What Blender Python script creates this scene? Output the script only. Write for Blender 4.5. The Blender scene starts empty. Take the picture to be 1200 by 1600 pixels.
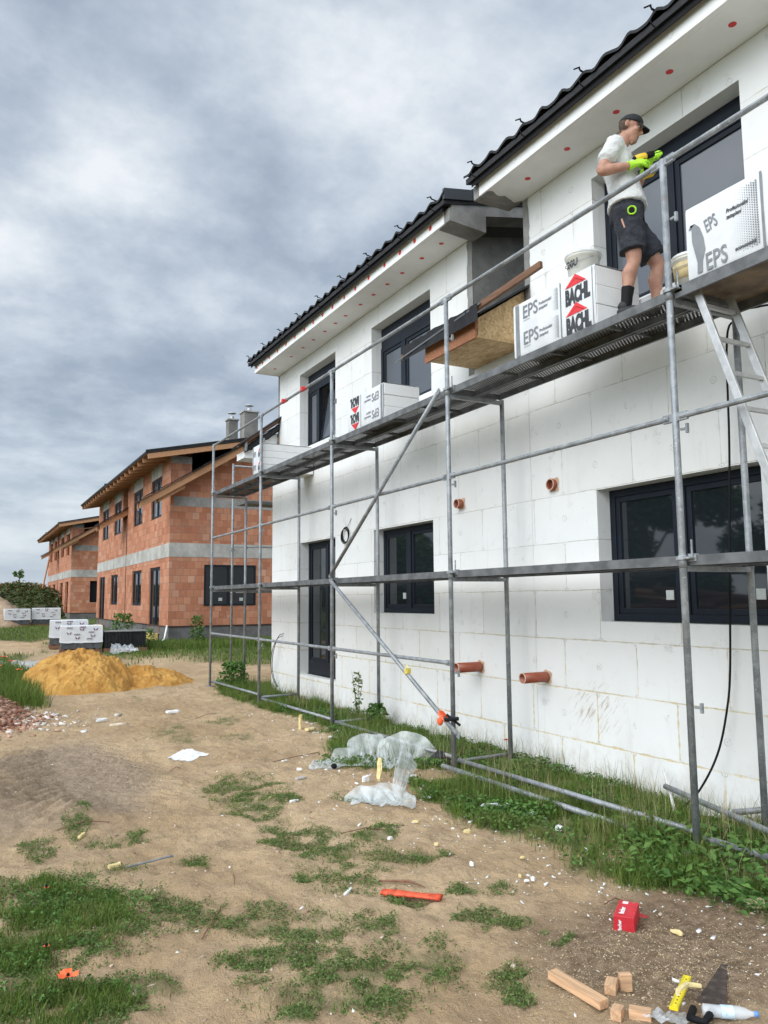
import bpy, bmesh, math, random
import numpy as np
from mathutils import Vector, Matrix, Euler
random.seed(7); rng = np.random.default_rng(7)
PI = math.pi; rad = math.radians
S = bpy.context.scene; C = S.collection

# ------------------------------------------------------------------ camera, sky, sun, exposure
F_PX, YAW, PITCH, ROLL, CAMZ = 1219.5, rad(28.136), rad(6.36), rad(-0.479), 1.78
fw = np.array([math.sin(YAW)*math.cos(PITCH), math.cos(YAW)*math.cos(PITCH), math.sin(PITCH)])
rt = np.array([math.cos(YAW), -math.sin(YAW), 0.0]); up = np.cross(rt, fw)
r2 = rt*math.cos(ROLL)+up*math.sin(ROLL); u2 = -rt*math.sin(ROLL)+up*math.cos(ROLL)
cam = bpy.data.objects.new('camera', bpy.data.cameras.new('camera')); C.objects.link(cam)
M4 = Matrix(((r2[0], u2[0], -fw[0], 0), (r2[1], u2[1], -fw[1], 0), (r2[2], u2[2], -fw[2], CAMZ), (0, 0, 0, 1)))
cam.matrix_world = M4
cam.data.sensor_fit = 'VERTICAL'; cam.data.sensor_height = 36; cam.data.lens = F_PX/1600*36
cam.data.clip_start = 0.05; cam.data.clip_end = 3000
S.camera = cam
SUN_EL, SUN_AZ = rad(34), rad(250)          # azimuth clockwise from +Y
w = bpy.data.worlds.new("World"); S.world = w; w.use_nodes = True
sd = bpy.data.lights.new('sun', 'SUN'); sd.energy = 1.25; sd.angle = rad(42); sd.color = (1, .955, .88)
so = bpy.data.objects.new('sun', sd); C.objects.link(so)
sdir = Vector((math.sin(SUN_AZ)*math.cos(SUN_EL), math.cos(SUN_AZ)*math.cos(SUN_EL), math.sin(SUN_EL)))
so.rotation_euler = sdir.to_track_quat('Z', 'Y').to_euler(); so.location = (-10, -10, 20)
S.view_settings.view_transform = 'Standard'; S.view_settings.look = 'None'; S.view_settings.gamma = 1
S.view_settings.exposure = 0.36; S.view_settings.use_curve_mapping = False

# ------------------------------------------------------------------ node expression helper
class X:
    def __init__(s, nt, v): s.nt = nt; s.v = v
    def _m(s, op, *a):
        n = s.nt.nodes.new('ShaderNodeMath'); n.operation = op
        for i, q in enumerate((s,)+a):
            q = q.v if isinstance(q, X) else q
            if isinstance(q, (int, float)): n.inputs[i].default_value = q
            else: s.nt.links.new(q, n.inputs[i])
        return X(s.nt, n.outputs[0])
    def __add__(s, o): return s._m('ADD', o)
    __radd__ = __add__
    def __mul__(s, o): return s._m('MULTIPLY', o)
    __rmul__ = __mul__
    def __sub__(s, o): return s._m('SUBTRACT', o)
    def __rsub__(s, o): return (s*-1)+o
    def __truediv__(s, o): return s._m('DIVIDE', o)
    def lt(s, o): return s._m('LESS_THAN', o)
    def gt(s, o): return s._m('GREATER_THAN', o)
    def mn(s, o): return s._m('MINIMUM', o)
    def mx(s, o): return s._m('MAXIMUM', o)
    def pw(s, o): return s._m('POWER', o)
    def floor(s): return s._m('FLOOR')
    def fract(s): return s._m('FRACT')
    def abs(s): return s._m('ABSOLUTE')
    def sqrt(s): return s._m('SQRT')
    def sin(s): return s._m('SINE')
    def mod(s, o): return s._m('FLOORED_MODULO', o)
    def ss(s, a, b, lo=0., hi=1.):
        n = s.nt.nodes.new('ShaderNodeMapRange'); n.interpolation_type = 'SMOOTHSTEP'
        s.nt.links.new(s.v, n.inputs[0])
        for i, q in ((1, a), (2, b), (3, lo), (4, hi)): n.inputs[i].default_value = q
        return X(s.nt, n.outputs[0])
class G:
    """one material's node tree with short helpers"""
    def __init__(s, name):
        s.m = bpy.data.materials.new(name); s.m.use_nodes = True; s.nt = s.m.node_tree
        s.b = s.nt.nodes['Principled BSDF']; s.out = s.nt.nodes['Material Output']
    def n(s, t): return s.nt.nodes.new(t)
    def pos(s, obj=False):
        if obj: p = s.n('ShaderNodeTexCoord').outputs['Object']
        else: p = s.n('ShaderNodeNewGeometry').outputs['Position']
        return p
    def sep(s, v):
        q = s.n('ShaderNodeSeparateXYZ'); s.nt.links.new(v, q.inputs[0]); return [X(s.nt, o) for o in q.outputs]
    def comb(s, a, b, c=0.):
        q = s.n('ShaderNodeCombineXYZ')
        for i, v in enumerate((a, b, c)):
            if isinstance(v, X): s.nt.links.new(v.v, q.inputs[i])
            else: q.inputs[i].default_value = v
        return q.outputs[0]
    def noise(s, vec, scale, detail=4, rough=.55, col=False, dist=0.):
        q = s.n('ShaderNodeTexNoise'); s.nt.links.new(vec, q.inputs['Vector'])
        q.inputs['Scale'].default_value = scale; q.inputs['Detail'].default_value = detail
        q.inputs['Roughness'].default_value = rough; q.inputs['Distortion'].default_value = dist
        return q.outputs['Color'] if col else X(s.nt, q.outputs['Fac'])
    def vor(s, vec, scale, feat='F1', out='Distance'):
        q = s.n('ShaderNodeTexVoronoi'); q.feature = feat; s.nt.links.new(vec, q.inputs['Vector'])
        q.inputs['Scale'].default_value = scale
        return X(s.nt, q.outputs[out]) if out == 'Distance' else q.outputs[out]
    def white(s, vec):
        q = s.n('ShaderNodeTexWhiteNoise'); s.nt.links.new(vec, q.inputs['Vector']); return X(s.nt, q.outputs['Value'])
    def mix(s, f, a, b):
        q = s.n('ShaderNodeMix'); q.data_type = 'RGBA'
        if isinstance(f, X): s.nt.links.new(f.v, q.inputs[0])
        else: q.inputs[0].default_value = f
        for i, v in ((6, a), (7, b)):
            if isinstance(v, tuple): q.inputs[i].default_value = (*v[:3], 1)
            else: s.nt.links.new(v, q.inputs[i])
        return q.outputs[2]
    def attr(s, name):
        q = s.n('ShaderNodeAttribute'); q.attribute_name = name; return X(s.nt, q.outputs['Fac'])
    def set(s, k, v):
        if isinstance(v, X): s.nt.links.new(v.v, s.b.inputs[k])
        elif isinstance(v, tuple): s.b.inputs[k].default_value = (*v[:3], 1)
        elif isinstance(v, (int, float)): s.b.inputs[k].default_value = v
        else: s.nt.links.new(v, s.b.inputs[k])
    def bump(s, h, strength=.4, dist=.01):
        q = s.n('ShaderNodeBump'); q.inputs['Strength'].default_value = strength; q.inputs['Distance'].default_value = dist
        s.nt.links.new(h.v, q.inputs['Height']); s.nt.links.new(q.outputs[0], s.b.inputs['Normal'])
def simple(name, c, rough=.6, metal=0., var=.12, vs=8., bump=0., bs=60., obj=False, spec=.5):
    g = G(name); p = g.pos(obj)
    n = g.noise(p, vs, 5)
    d = tuple(q*(1-var) for q in c); l = tuple(min(1, q*(1+var)) for q in c)
    g.set('Base Color', g.mix(n.ss(.3, .7), d, l)); g.set('Roughness', rough); g.set('Metallic', metal)
    g.set('Specular IOR Level', spec)
    if bump: g.bump(g.noise(p, bs, 4), bump)
    return g.m

# ------------------------------------------------------------------ sky (world): blue sky under broken cloud
def world():
    nt = w.node_tree; g = G.__new__(G); g.nt = nt; g.m = None
    bg = nt.nodes['Background']
    sky = g.n('ShaderNodeTexSky'); sky.sky_type = 'NISHITA'; sky.sun_disc = False
    sky.sun_elevation = SUN_EL; sky.sun_rotation = SUN_AZ; sky.air_density = 1.2; sky.dust_density = 2
    tc = g.n('ShaderNodeTexCoord').outputs['Generated']
    x, y, z = g.sep(tc)
    zz = z.mx(0.0)+.30
    v = g.comb(x/zz, y/zz, 0.)
    n1 = g.noise(v, 1.2, 10, .58, dist=.12); n2 = g.noise(g.comb(x/zz+7.3, y/zz*1.15+2.1, 0.), 2.1, 9, .6, dist=.15)
    n3 = g.noise(g.comb(x/zz-3.1, y/zz+9.4, 1.), 4.8, 5, .6)
    t = n1*.58+n2*.27+n3*.15
    r = g.n('ShaderNodeValToRGB'); nt.links.new(t.v, r.inputs[0])
    cr = r.color_ramp
    stops = [(.37, (.245, .305, .395)), (.445, (.345, .41, .50)), (.49, (.455, .52, .605)), (.53, (.58, .645, .715)), (.585, (.79, .825, .86))]
    while len(cr.elements) < len(stops): cr.elements.new(.5)
    for e, (p_, c) in zip(cr.elements, stops): e.position = p_; e.color = (*c, 1)
    # horizon: flatter, paler bands of far cloud
    nb = g.noise(g.comb(x*1.7, y*1.7, z*8.), 2.2, 6, .55, dist=.3)
    band = g.mix(nb.ss(.35, .62), (.30, .39, .50), (.66, .73, .78))
    hz = z.ss(.03, .24, 1., 0.)
    c = g.mix(hz*.62, r.outputs[0], band)
    low = z.ss(-.01, .09, 1., 0.)
    c = g.mix(low*.6, c, (.62, .69, .74))
    # brightness added to unseen cloud around the sun, behind the camera, to light the wall
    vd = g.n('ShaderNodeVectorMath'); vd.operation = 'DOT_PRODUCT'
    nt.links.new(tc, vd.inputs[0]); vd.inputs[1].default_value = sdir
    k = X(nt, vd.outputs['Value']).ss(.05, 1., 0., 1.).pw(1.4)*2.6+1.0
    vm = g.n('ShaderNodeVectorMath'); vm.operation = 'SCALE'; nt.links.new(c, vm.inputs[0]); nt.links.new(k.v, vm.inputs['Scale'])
    # the clouds lie in front of the Sky Texture's own light, a little of which shows through
    sk = g.n('ShaderNodeVectorMath'); sk.operation = 'SCALE'; nt.links.new(sky.outputs[0], sk.inputs[0]); sk.inputs['Scale'].default_value = .9
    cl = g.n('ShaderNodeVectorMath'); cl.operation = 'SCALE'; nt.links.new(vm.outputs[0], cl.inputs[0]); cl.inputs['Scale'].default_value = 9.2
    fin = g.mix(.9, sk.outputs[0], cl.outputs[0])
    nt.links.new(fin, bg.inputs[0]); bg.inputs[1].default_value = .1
world()

# ------------------------------------------------------------------ object helpers
def meta(o, label=None, cat=None, group=None, kind=None):
    for k, v in (('label', label), ('category', cat), ('group', group), ('kind', kind)):
        if v: o[k] = v
    return o
def empty(name, loc, rz=0., label=None, cat=None, group=None):
    o = bpy.data.objects.new(name, None); C.objects.link(o); o.location = loc; o.rotation_euler = (0, 0, rz)
    o.empty_display_size = .1
    return meta(o, label, cat, group)
def link(name, me, mat=None, parent=None, smooth=False):
    o = bpy.data.objects.new(name, me); C.objects.link(o)
    if mat and not me.materials:
        for q in (mat if isinstance(mat, (list, tuple)) else [mat]): me.materials.append(q)
    if parent: o.parent = parent
    if smooth: me.polygons.foreach_set('use_smooth', [True]*len(me.polygons))
    return o
def cur(pts, k=6):
    """Catmull-Rom curve through the points"""
    P = [Vector(p) for p in pts]; P = [P[0]*2-P[1]]+P+[P[-1]*2-P[-2]]; out = []
    for i in range(1, len(P)-2):
        a, b, c, d = P[i-1:i+3]
        for j in range(k): t = j/k; out.append(.5*((2*b)+(c-a)*t+(2*a-5*b+4*c-d)*t*t+(3*b-a-3*c+d)*t**3))
    return out+[P[-2]]
class MB:
    def __init__(s): s.v = []; s.f = []; s.mi = []
    def add(s, vs, fs, mi=0):
        b = len(s.v); s.v += [tuple(map(float, q)) for q in vs]; s.f += [tuple(b+i for i in f) for f in fs]; s.mi += [mi]*len(fs); return s
    def box(s, a, b, mi=0):
        (x0, y0, z0), (x1, y1, z1) = a, b
        return s.add([(x0,y0,z0),(x1,y0,z0),(x1,y1,z0),(x0,y1,z0),(x0,y0,z1),(x1,y0,z1),(x1,y1,z1),(x0,y1,z1)],
              [(0,3,2,1),(4,5,6,7),(0,1,5,4),(1,2,6,5),(2,3,7,6),(3,0,4,7)], mi)
    def obox(s, c, ax, ay, az, mi=0):
        """oriented box: centre, three half-axis vectors"""
        c, ax, ay, az = map(Vector, (c, ax, ay, az))
        vs = [c+i*ax+j*ay+k*az for k in (-1, 1) for i, j in ((-1,-1),(1,-1),(1,1),(-1,1))]
        return s.add(vs, [(0,3,2,1),(4,5,6,7),(0,1,5,4),(1,2,6,5),(2,3,7,6),(3,0,4,7)], mi)
    def bar(s, p, q, wx, wy, upv=(0, 0, 1), mi=0):
        p, q = Vector(p), Vector(q); d = (q-p); L = d.length; d = d/L
        a = d.cross(Vector(upv)).normalized(); b = a.cross(d)
        return s.obox((p+q)/2, d*(L/2), a*(wx/2), b*(wy/2), mi)
    def loft(s, rings, mi=0, cap=True):
        n = len(rings[0]); b = len(s.v)
        for r in rings: s.v += [tuple(map(float, q)) for q in r]
        for i in range(len(rings)-1):
            for j in range(n):
                k = (j+1) % n
                s.f.append((b+i*n+j, b+i*n+k, b+(i+1)*n+k, b+(i+1)*n+j)); s.mi.append(mi)
        if cap:
            s.f.append(tuple(b+j for j in reversed(range(n)))); s.mi.append(mi)
            s.f.append(tuple(b+(len(rings)-1)*n+j for j in range(n))); s.mi.append(mi)
        return s
    def tube(s, pts, r, n=10, mi=0, cap=True, ry=None, side=None):
        """round or elliptic tube along points; r a number or a list; ry = second radius; side = direction of r"""
        P = [Vector(p) for p in pts]; m = len(P)
        R = [r]*m if isinstance(r, (int, float)) else list(r)
        RY = R if ry is None else ([ry]*m if isinstance(ry, (int, float)) else list(ry))
        prev = Vector(side) if side is not None else None
        rings = []
        for i in range(m):
            t = (P[min(i+1, m-1)]-P[max(i-1, 0)])
            t = t.normalized() if t.length > 1e-9 else Vector((0, 0, 1))
            if prev is None: prev = t.orthogonal()
            a = (prev-t*prev.dot(t)); a = a.normalized() if a.length > 1e-6 else t.orthogonal().normalized()
            b = t.cross(a)
            if side is None: prev = a
            rings.append([P[i]+a*(R[i]*math.cos(2*PI*j/n))+b*(RY[i]*math.sin(2*PI*j/n)) for j in range(n)])
        return s.loft(rings, mi, cap)
    def ell(s, c, r, n=12, m=8, rot=None, mi=0):
        c = Vector(c); rings = []
        Rm = Euler(rot).to_matrix() if rot else Matrix.Identity(3)
        for i in range(m+1):
            th = PI*i/m; q = max(math.sin(th), 1e-3)
            rings.append([c+Rm@Vector((r[0]*q*math.cos(2*PI*j/n), r[1]*q*math.sin(2*PI*j/n), -r[2]*math.cos(th))) for j in range(n)])
        return s.loft(rings, mi)
    def mesh(s, name):
        me = bpy.data.meshes.new(name); me.from_pydata(s.v, [], s.f)
        if any(s.mi): me.polygons.foreach_set('material_index', s.mi)
        me.update(); return me
    def build(s, name, mat, parent=None, smooth=False, bevel=0.):
        o = link(name, s.mesh(name), mat, parent, smooth)
        if bevel:
            md = o.modifiers.new('bevel', 'BEVEL'); md.width = bevel; md.segments = 2; md.limit_method = 'ANGLE'
        return o
def kids(o): return [c for c in bpy.data.objects if c.parent == o]
def copy_tree(o, parent=None):
    c = o.copy(); C.objects.link(c); c.parent = parent
    for ch in kids(o): copy_tree(ch, c)
    return c
def soup(name, V, Fc, mat, attrs=None, kind='stuff', label=None, cat=None, group=None):
    """numpy mesh: V (n,3), Fc (m,k) with k = 3 or 4"""
    me = bpy.data.meshes.new(name); k = Fc.shape[1]
    me.vertices.add(len(V)); me.vertices.foreach_set('co', V.astype(np.float32).ravel())
    me.loops.add(Fc.size); me.loops.foreach_set('vertex_index', Fc.astype(np.int32).ravel())
    me.polygons.add(len(Fc)); me.polygons.foreach_set('loop_start', np.arange(0, Fc.size, k, dtype=np.int32))
    me.update(calc_edges=True)
    for a, d in (attrs or {}).items():
        at = me.attributes.new(a, 'FLOAT', 'POINT'); at.data.foreach_set('value', d.astype(np.float32))
    o = link(name, me, mat); meta(o, label, cat, group, kind); return o
_tc = {}
def text(body, size, mat, parent, mat4, bold=.0, xs=1., ys=1., name='lettering', depth=.0006, shear=0.):
    cu = bpy.data.curves.new('t', 'FONT'); cu.body = body; cu.size = size; cu.offset = bold; cu.extrude = depth; cu.shear = shear
    cu.resolution_u = 3
    o = bpy.data.objects.new('t', cu); C.objects.link(o)
    me = bpy.data.meshes.new_from_object(o.evaluated_get(bpy.context.evaluated_depsgraph_get()))
    bpy.data.objects.remove(o); bpy.data.curves.remove(cu)
    me.transform(mat4@Matrix.Diagonal((xs, ys, 1, 1))); me.name = name; me.materials.clear()
    return link(name, me, mat, parent)
# value noise in numpy
def vnoise(x, y, seed=0):
    x = np.asarray(x, float); y = np.asarray(y, float)
    xi = np.floor(x).astype(np.int64); yi = np.floor(y).astype(np.int64); xf = x-xi; yf = y-yi
    def h(a, b):
        q = (a*374761393+b*668265263+seed*1442695041) & 0x7fffffff
        q = ((q ^ (q >> 13))*1274126177) & 0x7fffffff
        return ((q ^ (q >> 16)) & 0xffff)/65535.
    u = xf*xf*(3-2*xf); v = yf*yf*(3-2*yf)
    return (h(xi, yi)*(1-u)+h(xi+1, yi)*u)*(1-v)+(h(xi, yi+1)*(1-u)+h(xi+1, yi+1)*u)*v
def fbm(x, y, oct=4, seed=0, rough=.5):
    s = 0; a = 1; t = 0
    for i in range(oct):
        s = s+a*vnoise(x*2**i, y*2**i, seed+i*17); t += a; a *= rough
    return s/t
def sstep(a, b, x):
    t = np.clip((np.asarray(x, float)-a)/(b-a), 0, 1); return t*t*(3-2*t)

# ------------------------------------------------------------------ materials
def m_eps():
    g = G('polystyrene_board'); x, y, z = g.sep(g.pos())
    nx, ny, nz = g.sep(g.n('ShaderNodeNewGeometry').outputs['Normal'])
    ax, ay = nx.abs().gt(.5), ny.abs().gt(.5)
    wob = g.noise(g.pos(), 3., 2)*.016-.008
    u = y*ax+x*(ax*-1+1)+wob; v = z*(nz.abs().lt(.5))+x*nz.abs().gt(.5)*0.+wob
    vr = (v-.33)/.508; row = vr.floor(); fv = vr.fract()
    uo = u+row.mod(2.)*.5+(row*12.9898).sin()*.11; fu = uo.fract()
    dv = fu.mn(1-fu); dh = fv.mn(1-fv)*.508
    brk = g.noise(g.comb(u, v, 3.), 2.3, 3)
    thick = g.noise(g.comb(u, v, 9.), 13., 4)
    low = v.ss(.2, 2.2, 1., 0.)
    wd = (thick.ss(.3, .75)*.006)*(low*1.6+.55)+.0022
    j = dv.mn(dh); line = ((j-wd)/-.0025+.5).mx(0.).mn(1.)*brk.ss(.36, .52, .35, 1.)
    # thicker squeezed-out foam
    blob = ((thick.ss(.58, .72)*low*.012-j)*200).mx(0.).mn(1.)
    # fastener discs: at the board middle and on the joints
    du = (fu-.5).abs(); d1 = ((du*du)+((fv-.5)*.508)*((fv-.5)*.508)).sqrt()
    d2 = ((dv*dv)+(dh*dh)).sqrt()
    d = d1.mn(d2); jit = g.white(g.comb((uo*2).floor(), row, 0.))
    ring = ((d-.030).abs().lt(.004))*1. + (d.lt(.009))*.8
    ring = ring.mn(1.)*jit.gt(.22)*nz.abs().lt(.5)*g.noise(g.comb(u, v, 5.), 30., 2).ss(.38, .6, .25, 1.)
    big = g.noise(g.comb(u, v, 1.), .8, 5, .6)
    brd = g.white(g.comb(uo.floor(), row, 2.))
    spots = g.noise(g.comb(u, v, 4.), 5.5, 6, .7)
    base = g.mix(big.ss(.3, .75), (.775, .775, .755), (.68, .68, .65))
    base = g.mix(brd*.35, base, (.85, .855, .85))
    base = g.mix(spots.ss(.56, .76)*.34, base, (.50, .46, .38)); run = g.noise(g.comb(u*5., v*.5, 7.), 1.6, 5, .6); base = g.mix(run.ss(.58, .75)*.22, base, (.52, .49, .43)); sm2 = g.noise(g.comb(u*1.3, v*1.3, 11.), 2.7, 6, .75); base = g.mix(sm2.ss(.62, .70)*.6, base, (.55, .545, .52)); sm3 = g.noise(g.comb(u*2.+5, v*4., 3.), 2.2, 7, .8); base = g.mix(sm3.ss(.66, .70)*.6, base, (.50, .42, .31))
    spk = g.noise(g.comb(u, v, 8.), 26., 3, .6)
    base = g.mix(spk.ss(.70, .76)*.5, base, (.36, .34, .30))
    yel = g.mix(low, (.46, .44, .38), (.62, .50, .26))
    base = g.mix(line*.85, base, yel); base = g.mix(blob, base, (.70, .56, .26)); base = g.mix(ring*.62, base, (.34, .33, .31))
    # hand-shaped mud smear and splash band near the ground
    su = (y-6.02); sv = (z-.68); sm = g.noise(g.comb(su*6+sv*5, sv*2., 0.), 3.2, 5, .65)
    m = ((su*su*5.+sv*sv*11.)*-1+1).mx(0.)*sm.ss(.5, .66)*ax
    base = g.mix(m*.8, base, (.36, .27, .17))
    sp = g.noise(g.comb(u, v*.6, 2.), 7., 5, .7)
    base = g.mix(z.ss(.0, .55, 1., 0.)*sp.ss(.42, .7)*.5, base, (.45, .38, .28))
    g.set('Base Color', base); g.set('Roughness', .85); g.set('Specular IOR Level', .2)
    grain = g.vor(g.pos(), 190.)
    tilt = brd
    g.bump(grain*.12+line*-.9+blob*2.2+ring*.8+big*.5+tilt*1.0, .5, .004)
    return g.m
def m_brick(uvshift=0.):
    g = G('hollow_clay_brick'); x, y, z = g.sep(g.pos())
    nx, ny, nz = g.sep(g.n('ShaderNodeNewGeometry').outputs['Normal'])
    u = y*nx.abs().gt(.5)+x*ny.abs().gt(.5)
    r = (z-.92)/.245; row = r.floor(); fv = r.fract()
    rr = g.white(g.comb(row, 3., 0.))
    L = nx.abs().gt(.5)*.12+.25
    uo = u/L+row.mod(2.)*.5+rr*.2; fu = uo.fract(); cell = uo.floor()
    d = (fu.mn(1-fu)*L).mn(fv.mn(1-fv)*.245)
    rnd = g.white(g.comb(cell, row, 1.)); rnd2 = g.white(g.comb(cell, row, 7.))
    c = g.mix(rnd, (.385, .150, .082), (.53, .245, .145)); c = g.mix(rnd2.gt(.9)*.5, c, (.40, .15, .09))
    c = g.mix(rnd2.lt(.08)*.3, c, (.60, .40, .29))
    c = g.mix((rnd*rnd2).gt(.8)*.35, c, (.62, .42, .33))
    n = g.noise(g.pos(), 1.2, 6, .7); c = g.mix(n.ss(.50, .70)*.45, c, (.36, .22, .16)); n7 = g.noise(g.pos(), 2.6, 6, .75); c = g.mix(n7.ss(.60, .70)*.6, c, (.48, .40, .33))
    n4 = g.noise(g.comb(u, z, 1.), 9., 4); c = g.mix(n4.ss(.55, .75)*.25, c, (.64, .38, .27))
    c = g.mix(((d-.006)/-.004+1.).mx(0.).mn(1.)*.75, c, (.28, .15, .10))
    g.set('Base Color', c); g.set('Roughness', .9); g.set('Specular IOR Level', .2)
    rib = (u*210.).sin()*.15
    g.bump(d.mn(.012)*80+rib+rnd*.5, .5, .01)
    return g.m
def m_concrete(name, c, sc=2.):
    g = G(name); p = g.pos(); n = g.noise(p, sc, 7, .65); n2 = g.noise(p, sc*9, 5, .6)
    a = g.mix(n.ss(.3, .7), tuple(q*.72 for q in c), tuple(min(1, q*1.25) for q in c))
    a = g.mix(n2.ss(.5, .75)*.35, a, tuple(q*.55 for q in c))
    g.set('Base Color', a); g.set('Roughness', .9); g.bump(n2+n*2, .5, .01); return g.m
def m_galv():
    g = G('galvanised_steel'); p = g.pos(); n = g.noise(p, 9., 6, .7); n2 = g.vor(p, 70.)
    n3 = g.noise(p, 40., 3, .6)
    a = g.mix(n.ss(.35, .7), (.20, .215, .225), (.36, .375, .385)); a = g.mix(n2.ss(.0, .5, .22, 0.), a, (.55, .57, .58))
    a = g.mix(n3.ss(.63, .70)*.7, a, (.62, .61, .56)); n5 = g.noise(p, 5., 5, .7); a = g.mix(n5.ss(.60, .72)*.45, a, (.20, .13, .09))     # rust film, dried mortar and paint spots
    g.set('Base Color', a); g.set('Metallic', .35); g.set('Roughness', n.ss(.3, .7, .42, .66)); g.bump(n3, .2, .003); return g.m
def m_deckmetal(): return simple('shade_darkened_deck_steel', (.135, .138, .14), .6, .25, .3, 7)  # galvanised steel with the shade beneath the decks put into its colour
def m_plank():
    """perforated steel plank: real see-through holes in a staggered grid"""
    g = G('perforated_steel_plank'); x, y, z = g.sep(g.pos())
    a = x/.026; b = y/.036; ra = a.floor(); bb = b+ra.mod(2.)*.5
    fx = a.fract()-.5; fy = (bb.fract()-.5)*1.38
    d = (fx*fx+fy*fy).sqrt()
    n = g.noise(g.pos(), 6., 5, .65)
    c = g.mix(n.ss(.35, .7), (.07, .068, .062), (.15, .145, .135)); c = g.mix(d.lt(.40), c, (.045, .045, .042))
    g.set('Base Color', c); g.set('Metallic', .35); g.set('Roughness', .6)
    tr = g.n('ShaderNodeBsdfTransparent'); mx = g.n('ShaderNodeMixShader')
    sel = g.white(g.comb((x*3.125).floor(), 0., 0.))*0.+1.
    hole = d.lt(.25)*sel
    g.nt.links.new(hole.v, mx.inputs[0]); g.nt.links.new(g.b.outputs[0], mx.inputs[1]); g.nt.links.new(tr.outputs[0], mx.inputs[2])
    g.nt.links.new(mx.outputs[0], g.out.inputs[0]); return g.m
def m_osb():
    g = G('osb_board'); p = g.pos(); x, y, z = g.sep(p)
    v1 = g.n('ShaderNodeTexVoronoi'); mp = g.n('ShaderNodeMapping'); mp.inputs['Scale'].default_value = (22, 9, 22); mp.inputs['Rotation'].default_value = (.2, .3, .8)
    g.nt.links.new(p, mp.inputs[0]); g.nt.links.new(mp.outputs[0], v1.inputs['Vector']); v1.inputs['Scale'].default_value = 1.6; v1.inputs['Randomness'].default_value = 1.
    s1 = X(g.nt, g.n('ShaderNodeSeparateXYZ').outputs[0]); q = s1.v.node; g.nt.links.new(v1.outputs['Color'], q.inputs[0])
    n = g.noise(mp.outputs[0], .9, 4, .6)
    c = g.mix(s1, (.46, .29, .13), (.70, .50, .27)); c = g.mix(n.ss(.55, .75)*.5, c, (.30, .16, .06))
    g.set('Base Color', c); g.set('Roughness', .75); g.bump(s1, .35, .004); return g.m
def m_wood(name, c, sc=(60, 3, 60)):
    g = G(name); mp = g.n('ShaderNodeMapping'); mp.inputs['Scale'].default_value = sc
    g.nt.links.new(g.pos(True), mp.inputs[0]); n = g.noise(mp.outputs[0], 1., 5, .6, dist=.6); n2 = g.noise(g.pos(True), 5., 4)
    a = g.mix(n.ss(.3, .7), tuple(q*.68 for q in c), tuple(min(1, q*1.22) for q in c)); a = g.mix(n2.ss(.6, .8)*.4, a, tuple(q*.5 for q in c))
    g.set('Base Color', a); g.set('Roughness', .7); g.bump(n, .25, .003); return g.m
def m_tile():
    g = G('anthracite_roof_tile'); p = g.pos(); n = g.noise(p, 7., 6, .65)
    g.set('Base Color', g.mix(n.ss(.35, .7), (.012, .0125, .013), (.032, .032, .033))); g.set('Roughness', n.ss(.3, .7, .5, .8)); g.set('Specular IOR Level', .3)
    g.bump(g.noise(p, 90., 3), .15, .003); return g.m
def m_glass(name='window_glass', c=(.012, .016, .02)):
    g = G(name); p = g.pos(); n = g.noise(p, 1.5, 3)
    g.set('Base Color', c); g.set('Roughness', .03); g.set('IOR', 1.6); g.set('Specular IOR Level', .6)
    g.bump(n, .02, .01); return g.m
def m_frame(): return simple('anthracite_frame', (.009, .013, .021), .5, 0, .15, 3, spec=.25)
def m_soil():
    g = G('trodden_sandy_soil'); p = g.pos()
    n1 = g.noise(p, .55, 6, .6); n2 = g.noise(p, 3.2, 7, .65); n3 = g.noise(p, 18., 6, .7); n4 = g.noise(p, 95., 3, .6)
    c = g.mix(n1.ss(.32, .68), (.435, .30, .172), (.58, .425, .262))
    c = g.mix(n2.ss(.46, .70)*.62, c, (.33, .235, .15)); c = g.mix(n3.ss(.52, .70)*.55, c, (.27, .19, .12))
    c = g.mix(n4.ss(.58, .75)*.5, c, (.66, .53, .38)); c = g.mix(n4.ss(.25, .42, .45, 0.), c, (.24, .17, .11))
    brown, grey, saw, green, red = (g.attr(a) for a in ('brown', 'grey', 'saw', 'green', 'red'))
    bc = g.mix(n3.ss(.35, .65), (.135, .088, .055), (.27, .19, .125)); c = g.mix(brown, c, bc)
    gc = g.mix(n3.ss(.35, .65), (.24, .18, .125), (.40, .31, .225)); c = g.mix(grey, c, gc)
    rc = g.mix(n3.ss(.35, .65), (.34, .17, .11), (.52, .34, .25)); c = g.mix(red, c, rc)
    gr = g.mix(n2.ss(.35, .65), (.06, .085, .03), (.15, .17, .07)); c = g.mix(green, c, gr)
    vo = g.vor(p, 75.); vo2 = g.vor(p, 210.)
    fl = (vo.lt(.18)*.7).mx(vo2.lt(.26)*.7)*saw*n3.ss(.35, .6)
    c = g.mix(fl.mn(1.), c, (.72, .60, .40))
    peb = g.vor(p, 38.); sel = g.noise(p, 2.4, 4).ss(.5, .66)
    pm = peb.lt(.22)*sel; c = g.mix(pm*.55, c, (.48, .40, .32))
    g.set('Base Color', c); g.set('Roughness', .95); g.set('Specular IOR Level', .15)
    g.bump(n3*1.5+n4*.5+n2*1.5+pm*.6, .9, .03); return g.m
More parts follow.
